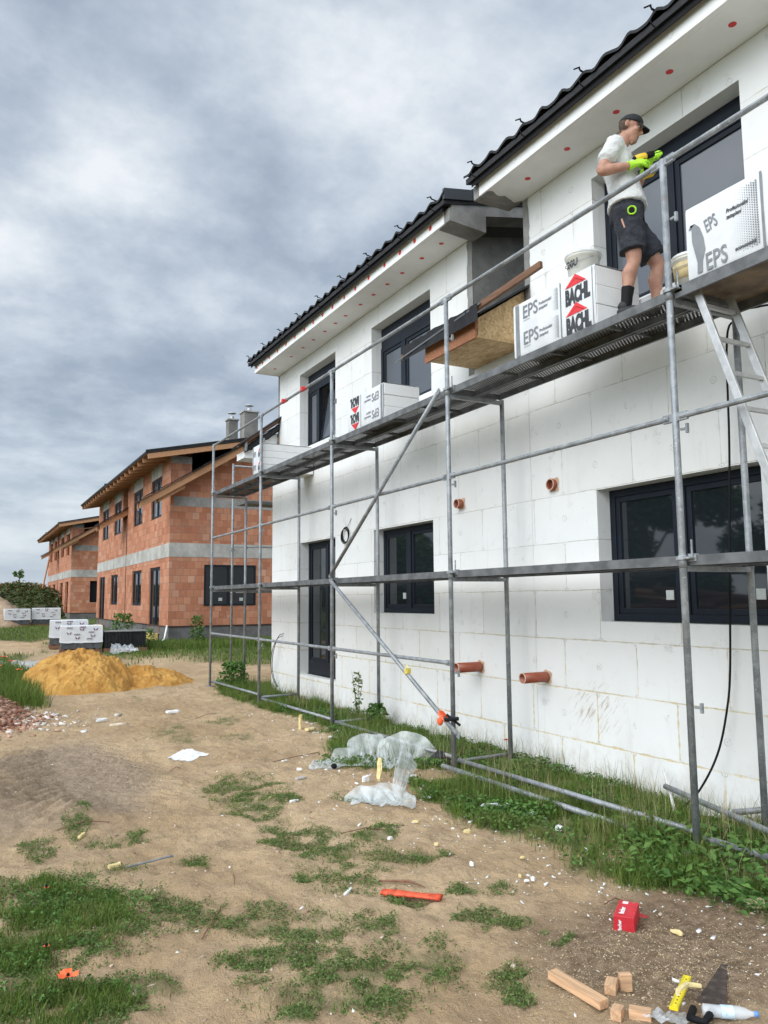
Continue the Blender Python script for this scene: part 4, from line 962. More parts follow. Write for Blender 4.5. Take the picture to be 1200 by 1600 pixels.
    for h in H1[:1]+H2[1:]: MB().box((X0-.25, h[0]+.1, .30), (X0-.002, h[1]-.2, .62)).build('door_step_block', simple('yellow_insulation_block', (.62, .47, .16), .8), o) if frames else None
    return o
B1 = brick_house('larger orange brick house shell with dark framed windows beyond the scaffold', 27, 0, True)
B2 = brick_house('smaller orange brick house shell with empty window openings, farthest on the left', 55.3, .12, False)
for i, (x, y, z, s, lb) in enumerate(((10.75, 32.7, 8.3, .62, 'wider of the two grey block chimneys, nearer the white wall'), (10.25, 33.6, 8.1, .42, 'narrower of the two grey block chimneys, on the left'))):
    ch = empty('chimney', (x, y, 0), 0, lb+', above the brick house roof', 'chimney', 'chimneys on the brick house')
    ch.parent = B1; ch.location = (x, y-27, 0)
    for k in ('label', 'category', 'group'): del ch[k]
    m = MB()
    for k in range(7): m.box((-s/2, -s/2, 7.6+.25*k+.003), (s/2, s/2, 7.6+.25*(k+1)-.003))
    h = z+1.7; m = MB().box((-s/2, -s/2, 7.3), (s/2, s/2, h)); m.build('shaft', m_concrete('chimney_block', (.21, .20, .18), 1.3), ch)
    MB().box((-s/2-.05, -s/2-.05, h), (s/2+.05, s/2+.05, h+.06)).build('cap', CONCL, ch)
    MB().tube([(0, 0, h+.06), (0, 0, h+.22)], .09, 12).tube([(0, 0, h+.34), (0, 0, h+.37), (0, 0, h+.42)], [.19, .17, .02], 12).tube([(.07, 0, h+.2), (.07, 0, h+.36)], .01, 5).tube([(-.07, 0, h+.2), (-.07, 0, h+.36)], .01, 5).build('cowl', ALU, ch)
m = MB().bar((5.1, 68.0, .9), (5.9, 69.0, 5.2), .07, .12); meta(m.build('timber_prop', WOOD), 'long bare plank leaning against the corner of the farthest brick house', 'plank')
m = MB().tube([(6.05, 26.9, .95), (5.98, 26.7, .8), (5.9, 26.6, .5), (5.55, 26.4, .3)], .03, 8); meta(m.build('conduit', WHITE, None, True), 'white plastic pipe coming out at the brick house corner plinth', 'pipe')

# ------------------------------------------------------------------ sand, rubble, mounds
def heap(name, cx, cy, rx, ry, hf, mat, label, cat, n=150, sink=.05, kind=None):
    xs_ = np.linspace(cx-rx, cx+rx, n); ys_ = np.linspace(cy-ry, cy+ry, n); A, Bq = np.meshgrid(xs_, ys_)
    z = hf(A, Bq); zg = gh(A, Bq); Z = zg+z-sink
    V_ = np.stack([A.ravel(), Bq.ravel(), Z.ravel()], 1); I = np.arange(n*n).reshape(n, n)
    keep = (z[:-1, :-1]+z[1:, 1:]) > .0
    F_ = np.stack([I[:-1, :-1][keep], I[:-1, 1:][keep], I[1:, 1:][keep], I[1:, :-1][keep]], 1)
    o = soup(name, V_, F_, mat, None, kind, label, cat); o.data.polygons.foreach_set('use_smooth', [True]*len(F_)); return o
gS = G('yellow_building_sand'); p_ = gS.pos(); a_ = gS.noise(p_, 2.2, 7, .65); b_ = gS.noise(p_, 14., 6, .7); c_ = gS.noise(p_, 60., 3)
cc = gS.mix(a_.ss(.35, .68), (.44, .205, .038), (.66, .37, .095)); cc = gS.mix(b_.ss(.55, .75)*.5, cc, (.70, .44, .16)); cc = gS.mix(b_.ss(.25, .42, .4, 0.), cc, (.27, .14, .04))
gS.set('Base Color', cc); gS.set('Roughness', .95); gS.bump(b_*1.5+c_*.4+a_*2, .8, .04)
def sand_h(x, y):
    wx_ = x+.35*(fbm(x*1.3, y*1.3, 3, 65)-.5); wy_ = y+.35*(fbm(x*1.3+9, y*1.3, 3, 66)-.5)
    d = np.hypot((wx_-2.25)/1.22, (wy_-17.9)/1.5); h = .84*np.clip(1.03-d**1.55, 0, 1)**.95
    d2 = np.hypot((wx_-3.35)/1.35, (wy_-18.0)/1.2); h = .70*np.tanh(h/.56); h = np.maximum(h, .34*np.clip(1.03-d2**1.4, 0, 1))
    clod = np.abs(fbm(x*5.5, y*5.5, 4, 67, .6)-.5)*2
    h = np.where(h > 0, h*(.78+.42*fbm(x*1.5, y*1.5, 3, 61))+(.28*(fbm(x*3.6, y*3.6, 5, 63, .65)-.5)+.17*clod*sstep(.3, .7, h))*sstep(0, .2, h)+.05*np.sin(y*11+x*4)*sstep(2.7, 3.2, x)*sstep(0, .1, h), -.1)
    return h
heap('sand_pile', 2.9, 17.9, 2.2, 1.9, sand_h, gS.m, 'heap of yellow building sand beside the dirt track, tailing off to the right', 'sand pile', 230, .03)
gD = G('pale_dug_earth'); a_ = gD.noise(gD.pos(), 1.2, 7, .65); gD.set('Base Color', gD.mix(a_.ss(.35, .65), (.24, .16, .10), (.42, .31, .21))); gD.set('Roughness', .95); gD.bump(a_, .8, .1)
heap('dirt_mound', 2.0, 45, 4., 3.5, lambda x, y: 1.9*np.clip(1-np.hypot((x-1.5)/2.0, (y-46)/3.0), 0, 1)*(.75+.5*fbm(x*1.5, y*1.5, 3, 71))-.04, gD.m, 'pale mound of dug earth before the overgrown bank, far left', 'earth mound', 60)
heap('rubble_mound', .0, 13.6, 1.5, 2.2, lambda x, y: .36*np.clip(1-np.hypot((x-.0)/1.15, (y-13.7)/1.8), 0, 1)*(.7+.6*fbm(x*3, y*3, 3, 73))-.02, gD.m, 'low heap of broken soil under the brick chips, left edge', 'rubble heap', 80)
def chips(name, n, fx, size, mat, label=None, seed=0, tint=False):
    """many small irregular lumps as one mesh"""
    r = np.random.default_rng(seed); P = fx(r, n); n = len(P)
    base = np.array([(-1,-1,-1),(1,-1,-1),(1,1,-1),(-1,1,-1),(-1,-1,1),(1,-1,1),(1,1,1),(-1,1,1)], float)
    s = size[0]*(size[1]/size[0])**(r.random(n)**2)[:, None]; dim = s*r.uniform((.6, .3, .12), (1.2, .9, .5), (n, 3))
    a = r.uniform(0, 2*PI, n); t = r.normal(0, .35, (n, 2))
    v = base[None]*dim[:, None]*(1+r.normal(0, .18, (n, 8, 3)))
    x = v[..., 0]*np.cos(a)[:, None]-v[..., 1]*np.sin(a)[:, None]; y = v[..., 0]*np.sin(a)[:, None]+v[..., 1]*np.cos(a)[:, None]
    z = v[..., 2]+x*t[:, :1]+y*t[:, 1:]
    V_ = np.stack([x+P[:, :1], y+P[:, 1:2], z+P[:, 2:3]+dim[:, 2:3]*.6], -1).reshape(-1, 3)
    q = np.array([(0,3,2,1),(4,5,6,7),(0,1,5,4),(1,2,6,5),(2,3,7,6),(3,0,4,7)])
    F_ = (q[None]+8*np.arange(n)[:, None, None]).reshape(-1, 4)
    return soup(name, V_, F_, mat, {'tint': np.repeat(r.random(n), 8)}, 'stuff', label)
def mt(name, a, b, rough=.9):
    g = G(name); g.set('Base Color', g.mix(g.attr('tint'), a, b)); g.set('Roughness', rough); g.bump(g.noise(g.pos(), 80., 3), .3); return g.m
def rub(r, n):
    x = r.normal(.22, .36, n); y = r.normal(13.05, .55, n); z = gh(x, y)+np.maximum(0, .36*np.clip(1-np.hypot(x/1.15, (y-13.7)/1.8), 0, 1)-.04); return np.stack([x, y, z], 1)
chips('brick_rubble', 5200, rub, (.008, .045), mt('broken_brick', (.34, .15, .09), (.56, .36, .26)), 'broken orange brick chips spilled over the soil', 1)
def rub2(r, n):
    x = r.normal(.8, .6, n); y = r.normal(13.0, .5, n); return np.stack([x, y, gh(x, y)], 1)
chips('mortar_rubble', 230, rub2, (.012, .055), mt('mortar_lump', (.55, .50, .44), (.78, .75, .70)), 'pale mortar lumps on the dirt beside the brick chips', 2)
def peb(r, n):
    x = r.uniform(-.4, 4.6, n); y = 2.3+8*r.random(n)**1.6; k = fbm(x*1.3, y*1.3, 3, 81) > .44; x, y = x[k], y[k]; return np.stack([x, y, gh(x, y)-.003], 1)
chips('pebbles', 2600, peb, (.003, .016), mt('pebble', (.30, .20, .13), (.62, .50, .38)), 'small stones trodden into the sandy ground', 3)
def sawd(r, n):
    x = r.normal(3.05, .45, n); y = r.normal(2.95, .33, n); return np.stack([x, y, gh(x, y)-.001], 1)
chips('wood_shavings', 9000, sawd, (.0012, .0042), mt('sawdust', (.50, .37, .20), (.72, .60, .40)), 'pale sawdust and wood shavings around the offcuts', 4)
def crumbs(r, n):
    y = 2.6+10*r.random(n)**1.3; x = np.interp(y, SY, SX)+r.normal(-.05, .42, n); return np.stack([x, y, gh(x, y)], 1)
chips('foam_crumbs', 700, crumbs, (.004, .018), mt('foam_crumb', (.70, .70, .66), (.82, .82, .80)), 'white foam crumbs scattered along the edge of the grass', 5)
def crumbs2(r, n):
    x = r.uniform(-.3, 4.4, n); y = 2.4+9*r.random(n)**1.4; return np.stack([x, y, gh(x, y)], 1)
chips('foam_crumbs', 420, crumbs2, (.003, .011), mt('foam_crumb_pale', (.70, .66, .52), (.82, .82, .80)), 'pale foam crumbs scattered over the bare ground', 6)
print('scaffold ok')
# ------------------------------------------------------------------ vegetation
def blades(name, P, hgt, wid, mat, label, seed=0, lean=.5, group=None):
    r = np.random.default_rng(seed); n = len(P); h = hgt if np.ndim(hgt) else np.full(n, hgt); h = h*r.uniform(.5, 1.15, n)
    a = r.uniform(0, 2*PI, n); l = r.uniform(.1, 1., n)*lean; b = r.uniform(0, 2*PI, n); w_ = wid*r.uniform(.6, 1.3, n)
    sx, sy = np.cos(b)*w_, np.sin(b)*w_; dx, dy = np.cos(a), np.sin(a)
    def pt(t, s, k):
        off = h*l*t**1.8; return np.stack([P[:, 0]+dx*off+s*sx*k, P[:, 1]+dy*off+s*sy*k, P[:, 2]+h*(t-.35*l*t**2.2)], 1)
    V_ = np.stack([pt(0, -1, 1), pt(0, 1, 1), pt(.5, -1, .8), pt(.5, 1, .8), pt(.85, -1, .4), pt(.85, 1, .4), pt(1., 0, 0)], 1).reshape(-1, 3)
    F_ = (np.array([(0,1,3),(0,3,2),(2,3,5),(2,5,4),(4,5,6)])[None]+7*np.arange(n)[:, None, None]).reshape(-1, 3)
    return soup(name, V_, F_, mat, {'tint': np.repeat(r.random(n), 7)}, 'stuff', label)
def leaves(name, P, size, mat, label, seed=0, up_=.7, kind='stuff', fold=.25):
    r = np.random.default_rng(seed); n = len(P); s = (size if np.ndim(size) else np.full(n, size))*r.uniform(.5, 1.3, n)
    nrm = np.stack([r.normal(0, 1-up_, n), r.normal(0, 1-up_, n), r.uniform(.2, 1, n)], 1); nrm /= np.linalg.norm(nrm, axis=1)[:, None]
    a = r.uniform(0, 2*PI, n); t = np.stack([np.cos(a), np.sin(a), np.zeros(n)], 1); t -= nrm*(t*nrm).sum(1)[:, None]; t /= np.linalg.norm(t, axis=1)[:, None]
    b = np.cross(nrm, t); s = s[:, None]
    V_ = np.stack([P-t*s, P+b*s*.5+nrm*s*fold-t*s*.1, P+t*s, P-b*s*.5+nrm*s*fold-t*s*.1], 1).reshape(-1, 3)
    F_ = (np.array([(0,1,2),(0,2,3)])[None]+4*np.arange(n)[:, None, None]).reshape(-1, 3)
    return soup(name, V_, F_, mat, {'tint': np.repeat(r.random(n), 4)}, kind, label)
GR = m_leaf('meadow_grass', (.055, .105, .015), (.18, .26, .05), (.28, .27, .10)); WE = m_leaf('creeping_weed', (.065, .12, .025), (.20, .275, .085), (.19, .20, .08))
DRY = m_leaf('dry_grass', (.30, .24, .12), (.48, .40, .24)); LF = m_leaf('broad_leaf', (.045, .11, .02), (.14, .26, .06), (.15, .18, .05))
def scatter(n, x0, x1, y0, y1, fn, seed, ybias=1.):
    r = np.random.default_rng(seed); x = r.uniform(x0, x1, n); y = y0+(y1-y0)*r.random(n)**ybias; k = r.random(n) < fn(x, y); x, y = x[k], y[k]
    return np.stack([x, y, gh(x, y)-.004], 1)
clump = lambda x, y, f, a, b, s: sstep(a, b, fbm(x*f, y*f, 3, s))
# low creeping weeds in the patches on the track
P = scatter(760000, -.4, 4.0, 2.6, 9.0, lambda x, y: sstep(.0, .40, ell_mask(x, y, (0, 1, 2), 1.4))*clump(x, y, 9, .36, .60, 91)*(.35+.65*clump(x, y, 3.1, .3, .6, 191)), 1, 1.25)
P[:, 2] += np.random.default_rng(5).random(len(P))*.028
leaves('weed_patch', P, .0078, WE, 'low creeping weeds in patches on the bare sandy track', 1, .55)
P = scatter(60000, -.4, 4.2, 2.6, 13., lambda x, y: sstep(.02, .5, ell_mask(x, y, (0, 1), 1.3))*clump(x, y, 8, .42, .65, 93), 2, 1.3)
blades('weed_patch', P, .05, .0018, GR, 'short grass shoots growing in the weed patches on the track', 2, .9)
# thick grass on the left
P = scatter(120000, -.6, 1.6, 2.6, 6.2, lambda x, y: sstep(.0, .35, ell_mask(x, y, (2,)))*clump(x, y, 5, .30, .55, 95), 3)
blades('grass', P, .075, .0020, GR, 'thick low grass in the left foreground', 3, .9)
P = scatter(60000, -.6, 1.6, 2.6, 6.2, lambda x, y: sstep(.0, .35, ell_mask(x, y, (2,), 1.1))*clump(x, y, 6, .35, .6, 97), 4)
P[:, 2] += np.random.default_rng(6).random(len(P))*.06
leaves('clover', P, .012, LF, 'clover and small broad leaves among the left foreground grass', 4, .6)
P = scatter(26000, -.5, 4.4, 2.5, 9., lambda x, y: np.maximum(sstep(.0, .5, ell_mask(x, y, (0, 1, 2), 1.4))*.7, .8*strip_mask(x, y))*clump(x, y, 4, .35, .6, 195), 30, 1.3)
blades('dry_grass', P, .06, .0013, DRY, 'dry straw-coloured blades mixed through the weeds', 31, 1.)
# grass strip along the scaffold and the wall
P = scatter(420000, 3.2, 5.58, 1.8, 17.2, lambda x, y: strip_mask(x, y)*clump(x, y, 4.2, .33, .58, 99)*(1-.5*sstep(4.7, 5.4, x)), 7, 1.25)
hh = .035+.13*sstep(.35, .7, fbm(P[:, 0]*2.2, P[:, 1]*2.2, 3, 101))
blades('grass', P, hh, .0024, GR, 'grass growing under the scaffold along the wall foot', 5, .8)
P = scatter(26000, 3.3, 5.56, 2.2, 16.8, lambda x, y: strip_mask(x, y)*clump(x, y, 1.8, .48, .66, 103), 8, 1.2)
blades('tall_grass', P, .30, .0022, GR, 'taller grass tufts around the scaffold feet', 6, .6)
P = scatter(3000, 4.0, 5.56, 2.6, 14, lambda x, y: strip_mask(x, y)*clump(x, y, 2, .45, .6, 105), 9, 1.2)
blades('dry_stalk', P, .38, .0016, DRY, 'dry straw-coloured stalks standing against the white wall', 7, .35)
P = scatter(110000, 3.2, 5.56, 1.8, 12., lambda x, y: strip_mask(x, y)*clump(x, y, 2.6, .40, .6, 107), 10, 1.3)
P[:, 2] += np.random.default_rng(8).random(len(P))*.10
leaves('wall_weeds', P, .017, LF, 'small leafy weeds mixed into the grass along the wall', 8, .5)
# broad-leaved patch at the nearest post
P = scatter(5200, 3.7, 5.3, 2.3, 4.7, lambda x, y: sstep(.0, .25, 1-np.hypot((x-4.35)/.62, (y-3.45)/1.0))*.8+sstep(0, .3, 1-np.hypot((x-4.7)/.5, (y-4.2)/.4))*.3, 11)
P[:, 2] += .01+np.random.default_rng(9).random(len(P))**1.5*.15
leaves('broad_leaf_weeds', P, .031, LF, 'dense broad-leaved weeds round the foot of the nearest scaffold post', 9, .75)
# grass farther off
P = scatter(60000, -2.5, 1.35, 13.5, 21., lambda x, y: sstep(1.55, .6, x-.0*y+.5*(fbm(x, y, 3, 109)-.5))*sstep(13.6, 15.2, y)*.9, 12)
blades('tall_grass', P, .34, .006, GR, 'tall grass on the left in front of the sand heap', 10, .5)
def farm(x, y):
    f = sstep(19, 22, y)*sstep(.42, .55, fbm(x*.35, y*.22, 4, 43)+.10*sstep(30, 50, y)); p = np.exp(-((x-(4.6+.06*(y-20)))/1.5)**2)*sstep(36, 20, y)
    return np.maximum(f*(1-p), sstep(3.2, 4.2, x)*sstep(22, 23.5, y)*sstep(6.2, 6., x*(y > 26.9)))
P = scatter(90000, -6, 13, 20, 62, farm, 13, 1.5)
blades('grass', P, .13, .010, GR, 'rough grass between the pallets and the brick houses', 11, .5)
P = scatter(16000, 4.6, 13, 24.2, 27, lambda x, y: sstep(24.4, 25.5, y), 14)
blades('tall_grass', P, .26, .010, GR, 'overgrown grass along the plinth of the nearer brick house', 12, .4)
def leafy_plant(loc, h, n, sz, label, seed, mat=LF, spread=.12, cat='plant', group=None):
    o = empty('weed_plant', loc, 0, label, cat, group); r = np.random.default_rng(seed)
    m = MB()
    for k in range(5):
        a = r.uniform(0, 2*PI); m.tube([(0, 0, 0), (spread*.4*math.cos(a), spread*.4*math.sin(a), h*.5), (spread*math.cos(a), spread*math.sin(a), h*r.uniform(.7, 1.05))], [.006, .004, .002], 5)
    m.build('stem', mat, o)
    z = r.random(n)**.8*h; rr = spread*(1.15-z/h*.6)*r.random(n)**.5; a = r.uniform(0, 2*PI, n)
    l = leaves('leaf_mass', np.stack([rr*np.cos(a), rr*np.sin(a), z], 1), sz, mat, None, seed, .3, 'stuff'); l.parent = o; return o
leafy_plant((5.2, 10.6, g1(5.2, 10.6)), .72, 130, .032, 'tall thistle-like weed standing against the white wall below the small window', 1, WE, .10)
leafy_plant((5.25, 10.1, g1(5.2, 10.1)), .35, 300, .04, 'low dark weed at the wall just right of the tall thistle', 2, LF, .2)
leafy_plant((4.95, 15.9, g1(5, 15.9)), .55, 500, .05, 'bushy weed at the far corner of the white house', 3, LF, .35)
leafy_plant((5.2, 25.9, g1(5.2, 25.9)),   .6, 200, .05, 'bushy weed against the plinth by the brick house corner', 4, LF, .3)
leafy_plant((6.9, 26.2, g1(6.9, 26.2)), 1.0, 260, .06, 'tallest weed against the brick house gable plinth', 5, LF, .3)
leafy_plant((5.3, 31., g1(5.3, 31)), 1.0, 500, .06, 'leafy bush between the pallets and the brick house door', 6, LF, .6)
def poppy(loc, s, label, seed, h=.12, mat=None):
    o = empty('poppy', loc, 0, label, 'flower', 'red poppies'); r = random.Random(seed)
    MB().tube([(0, 0, 0), (.01, .0, h*.5), (0, 0, h)], .002, 5).build('stem', LF, o)
    for k in range(4):
        a = k*PI/2+r.uniform(-.2, .2); m = MB(); rows = []
        for i in range(5):
            t = i/4; w_ = s*(.25+.75*math.sin(min(1, t*1.1)*PI*.55)); row = []
            for j in range(7):
                q = (j/6-.5)*2; x_ = s*t*1.0; row.append((x_, q*w_*.62, h+s*(.15+.35*t**1.5-.12*t*q*q)+.05*s*math.sin(q*6+k)))
            rows.append(row)
        vs = [p for rr in rows for p in rr]; m.add(vs, [(i*7+j, i*7+j+1, (i+1)*7+j+1, (i+1)*7+j) for i in range(4) for j in range(6)])
        pt = m.build('petal', mat or POP, o, True); pt.rotation_euler = (0, 0, a)
    MB().ell((0, 0, h+.012), (.008, .008, .01), 8, 5).build('seed_head', BLACK, o); return o
gp = G('poppy_petal'); gp.set('Base Color', gp.mix(gp.noise(gp.pos(), 40.), (.85, .10, .02), (.95, .20, .06))); gp.set('Roughness', .5); POP = gp.m
poppy((.49, 4.0, g1(.49, 4.0)), .045, 'open orange-red poppy in the grass at the bottom left corner', 1, .07)
poppy((.44, 4.47, g1(.44, 4.47)), .014, 'tiny red poppy bud flower in the grass above the large poppy', 2, .05)
poppy((.5, 5.2, g1(.5, 5.2)), .014, 'tiny pinkish flower among the thick grass on the left', 3, .1)
for k, (x, y, hgt) in enumerate(((.85, 17.2, .62), (.72, 17.0, .72), (.62, 16.9, .55), (.95, 16.3, .5), (.55, 17.6, .7))): poppy((x, y, g1(x, y)), .06, 'red poppy on a tall stem in the grass left of the sand heap', 10+k, hgt)
poppy((5.25, 7.05, g1(5.2, 7.)), .03, 'single red poppy against the white wall behind the middle scaffold post', 20, .28)

# overgrown bank far left
def bank_h(x, y): return 2.2*sstep(57, 64, y+ .35*(x-3))*sstep(6.5+.15*(y-60), 2., x*.6)*(.72+.42*fbm(x*.12, y*.12, 3, 121)+.2*fbm(x*.5, y*.5, 3, 123))
bx = np.linspace(-70, 8, 120); by = np.linspace(54, 110, 60); A, Bq = np.meshgrid(bx, by); I = np.arange(A.size).reshape(A.shape)
o = soup('hill', np.stack([A.ravel(), Bq.ravel(), (gh(A, Bq)-.3+bank_h(A, Bq)).ravel()], 1), np.stack([I[:-1, :-1].ravel(), I[:-1, 1:].ravel(), I[1:, 1:].ravel(), I[1:, :-1].ravel()], 1), simple('bank_earth', (.08, .085, .035), .95, 0, .4, .6), None, 'structure')
r = np.random.default_rng(31); n = 60000; x = r.uniform(-30, 7.5, n); y = r.uniform(55, 80, n); k = bank_h(x, y) > .15; x, y = x[k], y[k]
cl = fbm(x*.9, y*.9, 3, 131)
P = np.stack([x, y, gh(x, y)-.3+bank_h(x, y)+r.random(len(x))*(.25+.45*sstep(.5, .75, cl))], 1)
leaves('bank_scrub', P, .16, m_leaf('scrub_leaf', (.03, .055, .015), (.10, .13, .04), (.16, .11, .05)), 'dense green scrub covering the bank beyond the houses', 13, .4)
n = 2600; x = r.uniform(-12, 6.5, n); y = r.uniform(56, 72, n); k = (bank_h(x, y) > .8)&(fbm(x*.5, y*.5, 3, 141) > .52); x, y = x[k], y[k]
leaves('bank_poppies', np.stack([x, y, gh(x, y)+.15+bank_h(x, y)+.3*r.random(len(x))], 1), .05, m_leaf('rusty_flower', (.42, .10, .03), (.60, .16, .05)), 'rusty red poppies and sorrel dotted over the bank', 14, .4)
def tree(loc, h, cr, n, sz, label, seed, trunk=True):
    o = empty('tree', loc, 0, label, 'tree'); r = np.random.default_rng(seed); m = MB()
    m.tube([(0, 0, -.3), (.02*h, 0, h*.3), (-.01*h, .02*h, h*.6), (0, 0, h*.85)], [.035*h, .025*h, .014*h, .004*h], 8)
    cs = []
    for k in range(9):
        a = r.uniform(0, 2*PI); z = h*r.uniform(.35, .9); q = cr*r.uniform(.3, .8); e = Vector((q*math.cos(a), q*math.sin(a), z)); cs.append((e, cr*r.uniform(.28, .5)))
        m.tube([(0, 0, z*.65), e*.6+Vector((0, 0, z*.25)), e], [.012*h, .007*h, .002*h], 6)
    m.build('trunk', WOODD, o)
    P = []
    for e, q in cs:
        d = r.normal(0, 1, (n//9, 3)); d /= np.linalg.norm(d, axis=1)[:, None]; P.append(np.array(e)+d*q*(r.random((n//9, 1))**.45)*np.array([1, 1, .8]))
    l = leaves('crown', np.concatenate(P), sz, LF, None, seed, .2, None); l.parent = o; return o
tree((3.6, 66, 3.1), 1.3, .45, 500, .08, 'small lone tree showing over the top of the bank far left', 51)
tree((-8.2, 14.0, 0), 5.2, 2.3, 11000, .12, 'leafy tree left of the track, mirrored in the nearest ground-floor window', 52)
tree((-8.5, 34, 0), 5.0, 3.2, 9000, .16, 'broader leafy tree left of the track, mirrored in the small ground-floor window', 53)
tree((-9.2, 19.5, 0), 5.6, 2.6, 9000, .12, 'tallest leafy tree left of the camera, mirrored in the nearest ground-floor window', 54)
lp = empty('log_pile', (-5.4, 14.6, g1(-5.4, 14.6)), rad(80), 'pile of brown logs left of the track, mirrored in the nearest ground-floor window', 'log pile')
for k in range(70):
    r_ = random.uniform(.06, .14); z = .1+.20*(k//8); x_ = random.uniform(-1.6, 1.6)*(1-z/4); MB().tube([(x_-1.3, -.9+.26*(k % 8)*(1-z/3.5)+.15*(k//8), z), (x_+1.3, -.9+.26*(k % 8)*(1-z/3.5)+.15*(k//8)+random.uniform(-.3, .3), z+random.uniform(-.35, .35))], [r_, r_*.8], 9).build('log', WOODD if k % 3 else WOOD, lp)

# ------------------------------------------------------------------ pallets and stacks
def pallet(loc, rz, w_, d_, h, label, half=False):
    o = empty('wrapped_pallet', loc, rz, label, 'pallet', 'film-wrapped pallets of blocks'); m = MB()
    for k in (-1, 0, 1): m.box((-w_/2, k*(d_/2-.06)-.05, 0), (w_/2, k*(d_/2-.06)+.05, .10))
    for k in range(6): m.box((-w_/2+k*w_/5.9, -d_/2, .103), (-w_/2+k*w_/5.9+.1, d_/2, .125))
    m.build('pallet_base', WOODD, o)
    lo = MB(); nb = 5
    for k in range(nb): lo.box((-w_/2+.02+k*(w_-.04)/nb, -d_/2+.02, .13), (-w_/2+.02+(k+1)*(w_-.04)/nb-.006, d_/2-.02, h*.42))
    lo.build('dark_blocks', simple('dark_block_stack', (.075, .08, .085), .7, 0, .3, 5), o)
    mb = MB(); n = 10; rings = []
    for z, e in ((h*.36, .012), (h*.42, .004), (h*.7, .0), (h*.98, -.006), (h, -.03)):
        ring = []
        for sx, sy, ex, ey in ((-1, -1, 1, 0), (1, -1, 0, 1), (1, 1, -1, 0), (-1, 1, 0, -1)):
            for k in range(n):
                t = k/n; X_ = (sx+2*t*ex)*(w_/2+e); Y_ = (sy+2*t*ey)*(d_/2+e); ring.append((X_+.012*vnoise(X_*8+z*5, Y_*8), Y_+.012*vnoise(Y_*8, z*9+X_*3), z+.03*vnoise(X_*5, Y_*5+3)*(z < h*.5)))
        rings.append(ring)
    fl = mb.loft(rings); f = fl.build('film_wrap', WRAP, o)
    # purple print marks on the film: wing-shaped emblem and word-like bars
    ink = simple('purple_print', (.13, .03, .10), .5)
    m = MB(); pm = [(-.3, .72), (.0, .86), (.27, .62), (-.1, .55), (.33, .86)]
    for a, b in pm:
        for s in (-1, 1): m.add([(a*w_+s*.01, -d_/2-.016, b*h), (a*w_+s*.07, -d_/2-.016, b*h+.05), (a*w_+s*.055, -d_/2-.016, b*h-.0), (a*w_+s*.02, -d_/2-.016, b*h-.04)], [(0, 1, 2, 3)])
    for a, b in ((-.18, .66), (.16, .74), (-.36, .9), (.12, .5), (-.05, .93)):
        for k in range(6): m.box((a*w_+k*.028, -d_/2-.017, b*h), (a*w_+k*.028+.017, -d_/2-.014, b*h+.03+.012*(k % 2)))
    m.build('print', ink, o); return o
pallet((3.12, 25.2, g1(3.1, 25.2)+.0), rad(-4), 1.16, .9, .80, 'white film-wrapped pallet nearest behind the sand heap')
pallet((2.95, 26.9, g1(2.95, 26.9)+.02), rad(-4), 1.12, .9, .88, 'white film-wrapped pallet half hidden behind the nearest one')
pallet((2.35, 44.2, g1(2.4, 44)), rad(3), 1.2, 1.0, .9, 'white film-wrapped pallet, left one of the far pair below the bank')
pallet((3.75, 44.4, g1(3.7, 44)), rad(-2), 1.35, 1.0, .92, 'white film-wrapped pallet, right one of the far pair below the bank')
o = empty('roof_tile_stack', (4.35, 25.0, g1(4.3, 25)), rad(-3), 'stack of dark ribbed roof tiles on a pallet between the sand heap and brick house', 'tile stack'); m = MB()
m.box((-.62, -.35, 0), (.62, .35, .12)); m.build('pallet_base', WOODD, o); m = MB()
for k in range(30): m.box((-.6+k*.04, -.33, .125), (-.6+k*.04+.027, .33, .60-.02*(k % 2)))
m.build('tiles', TILE, o); MB().box((-.62, -.35, .605), (.62, .35, .635)).build('top_board', simple('grey_board', (.22, .22, .21), .7), o)
def sheet(name, pts, mat, label, cat, nu=26, nv=12, amp=.05, seed=0, sag=.0, thick=.0015, parent=None):
    """crumpled sheet over a quad of four ground-plan corners with heights"""
    m = MB(); A_, B_, C_, D__ = [Vector(p) for p in pts]; vs = []
    for i in range(nu+1):
        for j in range(nv+1):
            u, v = i/nu, j/nv; p = A_*(1-u)*(1-v)+B_*u*(1-v)+C_*u*v+D__*(1-u)*v
            k = amp*1.6*abs(fbm(u*5+seed, v*3+seed, 3, seed)-.5)*2+amp*.7*(1-abs(math.sin(u*7+v*5+seed)))**2*vnoise(u*3, v*3+seed)-amp*.25+sag*math.sin(PI*u)*math.sin(PI*v)
            zg = g1(p.x, p.y); vs.append((p.x+amp*.5*(vnoise(u*6, v*6+9+seed)-.5), p.y+amp*.5*(vnoise(u*7+5, v*6+seed)-.5), zg+max(.004, p.z+k)))
    m.add(vs, [(i*(nv+1)+j, (i+1)*(nv+1)+j, (i+1)*(nv+1)+j+1, i*(nv+1)+j+1) for i in range(nu) for j in range(nv)])
    o = m.build(name, mat, parent, False)
    if label: meta(o, label, cat)
    return o
NET = m_net('white_mesh_net', (.70, .74, .73), .50); NETP = m_net('clear_film', (.70, .73, .75), .42)
sheet('plastic_film', [(3.75, 23.9, .03), (4.6, 23.8, .05), (4.5, 24.4, .2), (3.9, 24.5, .25)], NETP, 'crumpled clear film lying by the roof tile stack', 'plastic film', seed=3, amp=.08)
N = sheet('mesh_fabric', [(3.30, 7.95, .0), (4.15, 7.45, .02), (4.35, 7.85, .04), (3.55, 8.35, .01)], NET, 'large crumpled heap of translucent white render mesh on the grass', 'mesh fabric', 48, 16, .04, 5)
